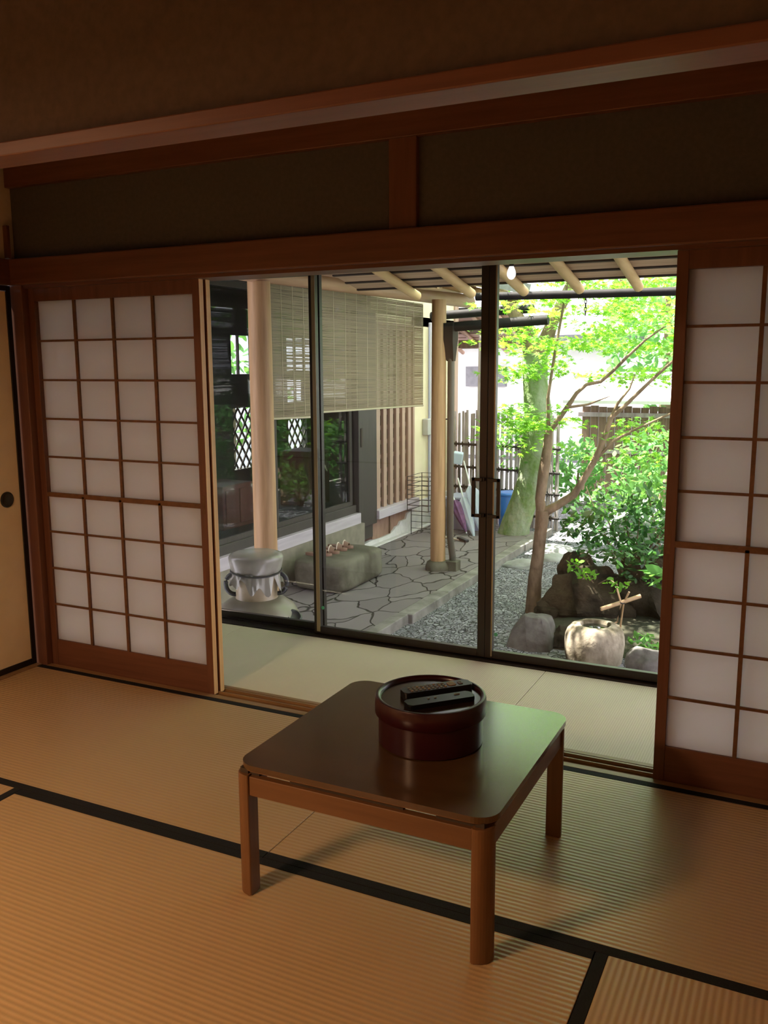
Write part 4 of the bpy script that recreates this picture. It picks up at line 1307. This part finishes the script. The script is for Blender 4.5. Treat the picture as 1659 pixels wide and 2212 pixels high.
# the big mossy tree
bt = thing('mossy_tree', 'thick leaning tree with moss covered trunk by the bamboo fence', 'tree', (.31, 6.04, GRAV))
MB().tube([(.29, 6.05, GRAV - .04), (.33, 6.03, -.3), (.42, 6.0, -.05), (.50, 5.98, .2), (.56, 5.97, .55), (.57, 5.97, .85), (.53, 5.97, 1.2), (.52, 5.97, 1.5)], [.19, .155, .14, .135, .155, .145, .125, .13], 20).build('trunk', M['bark_moss'], bt)
MB().tube([(.52, 5.97, 1.45), (.40, 5.95, 1.75), (.22, 5.9, 2.05), (.0, 5.8, 2.5)], [.10, .075, .06, .04], 14).build('branch', M['bark'], bt)
MB().tube([(.52, 5.97, 1.42), (.62, 6.0, 1.62), (.68, 6.0, 1.80), (.9, 6.1, 2.3), (1.2, 6.2, 3.0)], [.09, .08, .06, .055, .03], 14).build('branch', M['bark'], bt)
rnd = random.Random(22)
pts = pads(rnd, [(-.5, 2.4, 5.0, 7.4, 2.1, 3.8, 46), (.15, .8, 5.5, 5.9, 1.2, 1.9, 9), (.2, .75, 5.6, 5.8, .55, 1.0, 5), (.9, 2.3, 5.6, 7.4, 1.2, 2.1, 34)], 50, (.36, .36, .07))
leaves('leaves', M['maple'], bt, pts, .048, STAR, .4, 2)
rnd = random.Random(24)
pts = pads(rnd, [(.12, .42, 5.75, 5.9, .35, .8, 4)], 40, (.16, .1, .12))
leaves('leaves', M['leaf_mid'], bt, pts, .04, STAR, .5, 12)

# glossy shrub over the boulders
sh = thing('camellia_shrub', 'dark glossy leaved shrub over the boulders', 'shrub', (1.95, 3.6, -.3))
st = MB()
rnd = random.Random(23)
for k_ in range(9):
    ex = 1.62 + .09 * k_
    st.tube([(1.98, 3.65, -.35), (1.98 + (ex - 1.98) * .4, 3.6, .02), (ex, 3.5 + rnd.uniform(-.2, .2), .30 + rnd.uniform(-.15, .2))], [.012, .009, .003], 7)
st.build('stems', M['bark'], sh)
pts = cloud(rnd, (1.86, 3.55, .27), (.40, .30, .22), 420) + cloud(rnd, (2.2, 3.6, .22), (.35, .35, .33), 520) + cloud(rnd, (1.66, 3.45, .18), (.18, .2, .15), 120) + cloud(rnd, (2.2, 3.2, .05), (.28, .2, .16), 260) + cloud(rnd, (1.95, 3.2, .10), (.30, .14, .09), 140)
leaves('leaves', M['leaf_dark'], sh, pts, .034, OVAL, .65, 3)

fe = thing('low_fern', 'small yellow green plant draped over the dark boulder', 'plant', (1.78, 3.05, -.1))
rnd = random.Random(31)
pts = cloud(rnd, (1.70, 3.06, .0), (.07, .06, .05), 26) + cloud(rnd, (1.80, 3.0, -.03), (.07, .05, .04), 22) + cloud(rnd, (2.0, 2.98, -.08), (.09, .06, .06), 26)
leaves('leaves', M['maple'], fe, pts, .026, OVAL, .6, 4)
MB().tube([(1.82, 3.12, -.12), (1.76, 3.06, -.02), (1.70, 3.04, .02)], .004, 6).tube([(1.86, 3.1, -.12), (1.95, 3.0, -.05), (2.02, 2.96, -.08)], .004, 6).build('stem', M['bark'], fe)

hs = thing('hosta_plant', 'broad leaved plant beside the bamboo spout', 'plant', (2.36, 3.0, -.2))
rnd = random.Random(32)
leaves('leaves', M['leaf_mid'], hs, cloud(rnd, (2.30, 2.98, .0), (.14, .1, .08), 22), .075, OVAL, .45, 5)
MB().tube([(2.32, 3.02, -.32), (2.30, 2.99, -.06)], .006, 6).tube([(2.33, 3.03, -.32), (2.38, 3.0, -.05)], .006, 6).build('stem', M['bark'], hs)
gc = thing('ground_cover', 'low leafy ground cover right of the stone basin', 'plant', (2.35, 2.62, -.4))
leaves('leaves', M['leaf_mid'], gc, cloud(rnd, (2.36, 2.62, -.34), (.20, .16, .05), 120), .030, OVAL, .5, 6)
MB().tube([(2.30, 2.62, GRAV), (2.31, 2.61, -.33)], .004, 6).tube([(2.42, 2.60, GRAV), (2.41, 2.6, -.33)], .004, 6).build('stem', M['bark'], gc)

# shrubs farther back
def bush(label, c, r, n, mat, size, seed, shape=OVAL, name='garden_bush', flat=.7):
    b = thing(name, label, 'bush', (c[0], c[1], GRAV), 'bushes in the back garden')
    rnd_ = random.Random(seed)
    MB().tube([(c[0], c[1], GRAV - .05), (c[0] + .03, c[1], c[2])], [.03, .012], 8).tube([(c[0], c[1], GRAV), (c[0] - r[0] * .5, c[1], c[2] + r[2] * .3)], [.02, .006], 8).tube([(c[0], c[1], GRAV), (c[0] + r[0] * .5, c[1], c[2] + r[2] * .3)], [.02, .006], 8).build('stems', M['bark'], b)
    leaves('leaves', mat, b, cloud(rnd_, c, r, n), size, shape, flat, seed)
    return b
bush('feathery green bush right of the maple fork', (2.0, 5.2, .22), (.40, .4, .36), 520, M['leaf_mid'], .038, 101)
bush('tall green bush behind the right paper screen edge', (2.85, 5.4, .30), (.40, .5, .55), 520, M['leaf_mid'], .04, 102)
bush('low green bush along the gravel edge', (1.35, 7.0, -.12), (.5, .35, .28), 500, M['leaf_mid'], .045, 103)
bush('pale green bush before the plank wall', (1.5, 8.6, .1), (.75, .4, .5), 800, M['leaf_far'], .06, 104)
bush('round green bush at the far right', (2.7, 7.6, .35), (.8, .6, .75), 1200, M['leaf_far'], .06, 105)
bush('green bush left before the plank wall', (.30, 8.75, .0), (.38, .35, .45), 500, M['leaf_far'], .06, 106)
bush('dark green bush right beside the boulders', (3.1, 3.7, .1), (.4, .4, .5), 600, M['leaf_dark'], .045, 107)
# leaning trunk with rope
lt_ = thing('leaning_trunk', 'tan leaning trunk tied with black rope at the right', 'tree trunk', (1.75, 7.0, GRAV))
MB().tube([(1.60, 7.0, GRAV - .05), (1.72, 6.95, .05), (1.80, 6.92, .30), (1.92, 6.9, .55), (2.05, 6.9, .8)], [.07, .06, .055, .05, .045], 12).build('stem', M['bark_pale'], lt_)
for z_ in (.12, .36):
    MB().tube([(1.73 + (z_ - .05) * .4 + .066 * math.cos(a_), 6.94 + .066 * math.sin(a_), z_) for a_ in [2 * PI * k_ / 16 for k_ in range(17)]], .010, 6, False).build('rope', M['rope'], lt_)
# trees beyond the wall
def tree(label, c, r, n, seed, mat='leaf_far', sz=.12, top=None):
    b = thing('distant_tree', label, 'tree', (c[0], c[1], GRAV), 'trees beyond the garden wall')
    rnd_ = random.Random(seed)
    MB().tube([(c[0], c[1], GRAV - .1), (c[0] + .1, c[1], c[2] * .6), (c[0], c[1], c[2] + r[2] * .5)], [.16, .12, .04], 10).build('trunk', M['bark'], b)
    leaves('leaves', M[mat], b, cloud(rnd_, c, r, n), sz, OVAL, .7, seed)
tree('sunlit tree beyond the left end of the plank wall', (.8, 12.5, 1.9), (1.1, 1.0, 1.3), 900, 201)
tree('broad sunlit tree beyond the middle of the plank wall', (2.6, 16.6, 2.9), (1.7, 1.2, 2.0), 1300, 202)
tree('tall sunlit tree beyond the right of the plank wall', (4.6, 12.6, 2.5), (1.5, 1.3, 2.0), 1300, 203)
tree('bluish green tree just beyond the plank wall', (1.5, 11.4, 1.45), (.75, .5, .75), 520, 208, 'leaf_far', .075)
tree('tree seen past the garden gate', (-1.5, 20, 4.6), (2.6, 1.5, 2.0), 700, 204)
# trees around the sides of the garden
tree('tree at the right side of the garden', (4.6, 6.5, 2.2), (1.2, 1.6, 1.5), 1500, 205, 'leaf_mid', .09)

tree('leafy tree outside the far windows of the wing', (-4.6, 7.6, 1.2), (.9, 1.4, 1.2), 420, 206, 'leaf_mid', .10)

# furniture glimpsed inside the wing
def cabinet(c, s_, label):
    q = thing('low_cabinet', label, 'cabinet', (c[0], c[1], 0))
    MB().box(c[0] - s_[0] / 2, c[0] + s_[0] / 2, c[1] - s_[1] / 2, c[1] + s_[1] / 2, .0, s_[2], .01).build('body', M['red_cabinet'], q)
    MB().box(c[0] + s_[0] / 2, c[0] + s_[0] / 2 + .012, c[1] - s_[1] / 2 + .03, c[1] - .01, .04, s_[2] - .04, .003).build('door', M['red_cabinet'], q)
    MB().box(c[0] + s_[0] / 2, c[0] + s_[0] / 2 + .012, c[1] + .01, c[1] + s_[1] / 2 - .03, .04, s_[2] - .04, .003).build('door', M['red_cabinet'], q)
cabinet((-1.5, 3.35, 0), (.35, .45, .38), 'red brown cabinet behind the wing glass left of the log post')
cabinet((-1.5, 4.75, 0), (.35, .40, .55), 'red brown cabinet behind the wing glass right of the log post')

# ------------------------------------------------------------------ light
wd = bpy.data.worlds.new('World')
scene.world = wd
wd.use_nodes = True
nt = wd.node_tree
nt.nodes.clear()
wo = nt.nodes.new('ShaderNodeOutputWorld')
bg = nt.nodes.new('ShaderNodeBackground')
bg.inputs[0].default_value = (.93, .90, 1.0, 1)
bg.inputs[1].default_value = 1.7
nt.links.new(bg.outputs[0], wo.inputs[0])

def light(name, typ, loc, energy, color, size=.5, rot=None, sy=None):
    d = bpy.data.lights.new(name, typ)
    d.energy = energy
    d.color = color
    if typ == 'AREA':
        d.size = size
        if sy:
            d.shape = 'RECTANGLE'
            d.size_y = sy
    elif typ == 'POINT':
        d.shadow_soft_size = size
    o = bpy.data.objects.new(name, d)
    COL.objects.link(o)
    o.location = loc
    if rot:
        o.rotation_euler = rot
    return o

sun = light('sun', 'SUN', (0, 0, 10), 13.0, (1, .95, .86))
sun.data.angle = R(.6)
sd = Vector((-.46, -.04, 1)).normalized()
sun.rotation_euler = sd.to_track_quat('Z', 'Y').to_euler()
rl = light('room_lamp', 'AREA', (1.05, -3.28, 1.82), 27, (1, .58, .31), .45)
rl.data.shape = 'DISK'

# ------------------------------------------------------------------ camera
cam = bpy.data.cameras.new('camera')
co = bpy.data.objects.new('camera', cam)
COL.objects.link(co)
co.location = (3.15632, -2.93125, 1.39003)
co.rotation_euler = (Matrix.Rotation(.45535126, 3, 'Z') @ Matrix.Rotation(1.40623622, 3, 'X') @ Matrix.Rotation(-.00520731, 3, 'Z')).to_euler()
cam.sensor_fit = 'VERTICAL'
cam.sensor_height = 24.0
cam.lens = 1911.408 / 2212 * 24.0
cam.clip_start = .02
cam.clip_end = 200
scene.camera = co

vs_ = scene.view_settings
scene.display_settings.display_device = 'sRGB'
vs_.view_transform = 'Standard'
vs_.look = 'None'
vs_.gamma = 1
vs_.use_curve_mapping = False
vs_.exposure = 1.45
cy = scene.cycles
cy.max_bounces = 10
cy.diffuse_bounces = 5
cy.glossy_bounces = 4
cy.transparent_max_bounces = 24
cy.sample_clamp_indirect = 6
cy.caustics_reflective = False
cy.caustics_refractive = False
cy.use_denoising = True
cy.adaptive_threshold = .01
